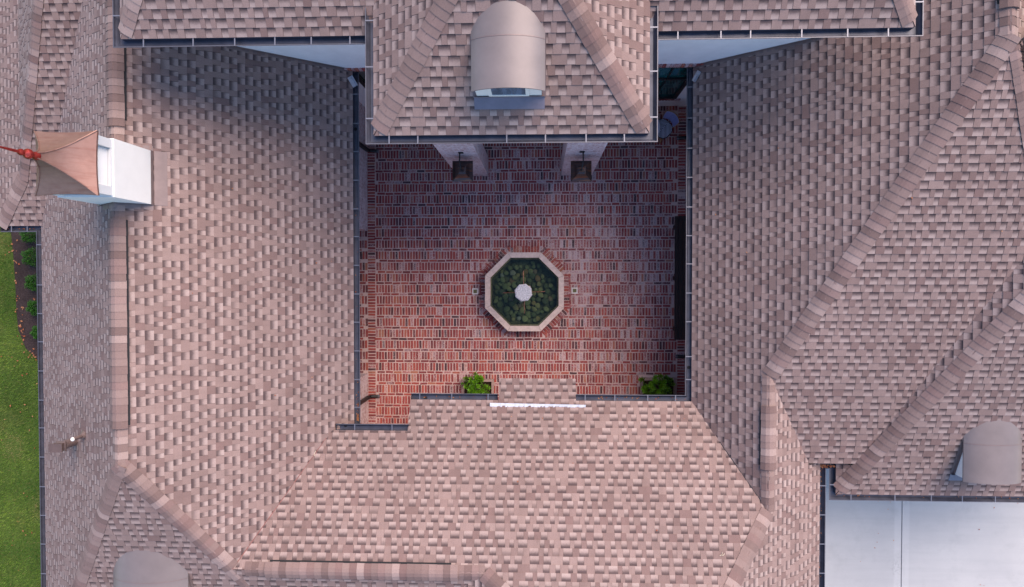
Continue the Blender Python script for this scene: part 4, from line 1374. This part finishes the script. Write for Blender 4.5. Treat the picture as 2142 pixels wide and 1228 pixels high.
# ------------------------------------------------------------------ garden bed shrubs
spots = [(62, 492, 'nearest the gutter corner'), (66, 538, 'second from the gutter corner'), (71, 591, 'third from the gutter corner'), (73, 643, 'fourth from the gutter corner'), (80, 695, 'smallest and farthest from the gutter corner')]
for i, (u, v, lab) in enumerate(spots):
    c = px(u, v, .2); rgx = random.Random(60 + i)
    r = (.19, .21, .19, .17, .15)[i]
    t = thing('shrub', 'dark green shrub in the mulch bed, ' + lab, 'shrub', (c.x, c.y, -.02), 0, 'small shrubs in the mulch bed')
    fo = MB()
    for k in range(1100):
        d = V((rgx.gauss(0, 1), rgx.gauss(0, 1), rgx.gauss(0, 1))).normalized()
        if d.z < -.3: d.z = -d.z
        rr = r * rgx.uniform(.55, 1.05) * (1 + .18 * math.sin(5 * math.atan2(d.y, d.x) + i))
        p = V((d.x * rr, d.y * rr, .2 + d.z * rr * .9))
        dd = (d + V((rgx.gauss(0, .6), rgx.gauss(0, .6), rgx.gauss(.3, .5)))).normalized()
        leafquad(fo, p, dd, dd.orthogonal().normalized(), rgx.uniform(.03, .05), .010, rgx)
    fo.build('foliage', M['shrubleaf'], t)
    st = MB()
    for k in range(7): st.tube((0, 0, 0), (rgx.uniform(-.1, .1), rgx.uniform(-.1, .1), rgx.uniform(.2, .3)), .006, .003, 5)
    st.build('stem', M['stem'], t)

# ------------------------------------------------------------------ grass and fallen leaves
def in_poly(x, y, P):
    c = False; n = len(P)
    for i in range(n):
        a, b = P[i], P[(i + 1) % n]
        if (a[1] > y) != (b[1] > y) and x < (b[0] - a[0]) * (y - a[1]) / (b[1] - a[1]) + a[0]: c = not c
    return c
mp = [(p.x, p.y) for p in mul]
gr = MB(); rgx = random.Random(8)
import mathutils.noise as mn
cnt = 0
while cnt < 52000:
    x, y = rgx.uniform(-15.2, -11.6), rgx.uniform(-9.0, 1.5)
    cnt += 1
    if in_poly(x + rgx.uniform(-.05, .05), y, mp): continue
    nz = mn.noise(V((x * 1.2, y * 1.2, 0))) + .5 * mn.noise(V((x * 4, y * 4, 3)))
    L = rgx.uniform(.03, .06)
    a = rgx.uniform(0, 6.28); ln_ = rgx.uniform(.2, 1.1)
    d = V((math.cos(a) * ln_, math.sin(a) * ln_, 1)).normalized()
    s = V((-math.sin(a), math.cos(a), 0)) * .0055
    p = V((x, y, -.05))
    r = min(1, max(0, .45 + nz * .55 + rgx.uniform(-.25, .25)))
    n3 = mn.noise(V((x * .9 + 7, y * .9, 5))) + .35 * mn.noise(V((x * 3.1, y * 3.1, 9)))
    dry_ = min(1, max(0, (n3 - .12) * 2.2)) * rgx.uniform(.3, 1) + (.7 if rgx.random() < .05 else 0)
    if (x + 13.75) ** 2 / .09 + (y + 4.35) ** 2 / .16 < rgx.uniform(.4, 1.3): dry_ = rgx.uniform(.5, 1); L *= .6
    gr.poly([p - s, p + s, p + d * L + s * .3 + V((0, 0, 0)), p + d * L * 1.02 - s * .3], (r, min(1, dry_), 0, 1))
tag(gr.build('grass', M['grass']), 'short green lawn grass beside the mulch bed', 'grass', kind='stuff')

def leaf_litter(name, spots_, label, size=(.018, .04)):
    m = MB(); rgx = random.Random(len(spots_))
    for p in spots_:
        a = rgx.uniform(0, 6.28); L = rgx.uniform(*size)
        d = V((math.cos(a), math.sin(a), rgx.uniform(-.15, .3))).normalized(); n = V((rgx.uniform(-.3, .3), rgx.uniform(-.3, .3), 1)).normalized()
        n = (n - d * n.dot(d)).normalized()
        leafquad(m, p - d * L / 2, d, n, L, L * .33, rgx)
    return tag(m.build(name, M['dryleaf']), label, 'leaves', kind='stuff')
rgx = random.Random(77)
lf = []
edge = mul[:8]
for a, b in zip(edge[:-1], edge[1:]):
    for k in range(8):
        p = a.lerp(b, rgx.random()); lf.append(V((p.x + rgx.gauss(.05, .07), p.y + rgx.gauss(0, .04), .0)))
for k in range(70): lf.append(V((rgx.uniform(-14.3, -12.4), rgx.uniform(-8.5, 1.2), .0)))
leaf_litter('lawn_leaf_litter', lf, 'scattered orange fallen leaves along the mulch edge and on the lawn', (.03, .075))
lf = []
zz = zg - .085
for k in range(60): lf.append(V((rgx.uniform(XER + .02, XW3 - .02), YS2e - .085 + rgx.uniform(-.03, .025), zz + rgx.uniform(0.03, .08))))
for k in range(40): lf.append(V((XER + .05 + rgx.uniform(-.03, .05), YS2e - .1 - rgx.expovariate(.8), zz)))
for k in range(26): lf.append(V((rgx.uniform(XW3, 11), YS3 - .05 + rgx.uniform(-.04, .03), zz)))
for k in range(26): lf.append(V((rgx.uniform(1.2, 3.0), YN + .06 + rgx.uniform(-.03, .04), zz)))
for k in range(45): lf.append(V((XE + .06 + rgx.uniform(-.03, .04), -2.95 + rgx.expovariate(3.0), zz)))
for k in range(16): lf.append(V((XE + .06 + rgx.uniform(-.03, .04), rgx.uniform(-2.8, 1.5), zz)))
for k in range(12): lf.append(V((rgx.uniform(-2.6, -1), YN + .06 + rgx.uniform(-.03, .04), zz)))
for k in range(8): lf.append(V((rgx.uniform(-11.4, -10.5), YS4 - .06, zz)))
leaf_litter('gutter_leaf_litter', lf, 'dry orange leaves caught in the gutters', (.02, .045))
lf = []
for k in range(24): lf.append(V((rgx.uniform(6.8, 13), rgx.uniform(-8.5, -5.2), .006)))
rl = []
for pl_, (x0_, x1_, y0_, y1_), n_ in ((N1, (-3, 3, -6.5, -2.6), 9), (E1, (-7, -4, -2.5, 3.5), 8), (WR, (3.3, 5.2, -1, 3.5), 5), (S2, (6, 10, -2.5, 1.5), 6)):
    for k in range(n_):
        x, y = rgx.uniform(x0_, x1_), rgx.uniform(y0_, y1_)
        rl.append(pt(pl_, x, y, .03))
leaf_litter('roof_leaf_litter', rl, 'tiny dry leaf scraps scattered over the roof slopes', (.02, .045))
leaf_litter('driveway_leaf_litter', lf, 'a few stray leaves on the concrete driveway', (.02, .045))
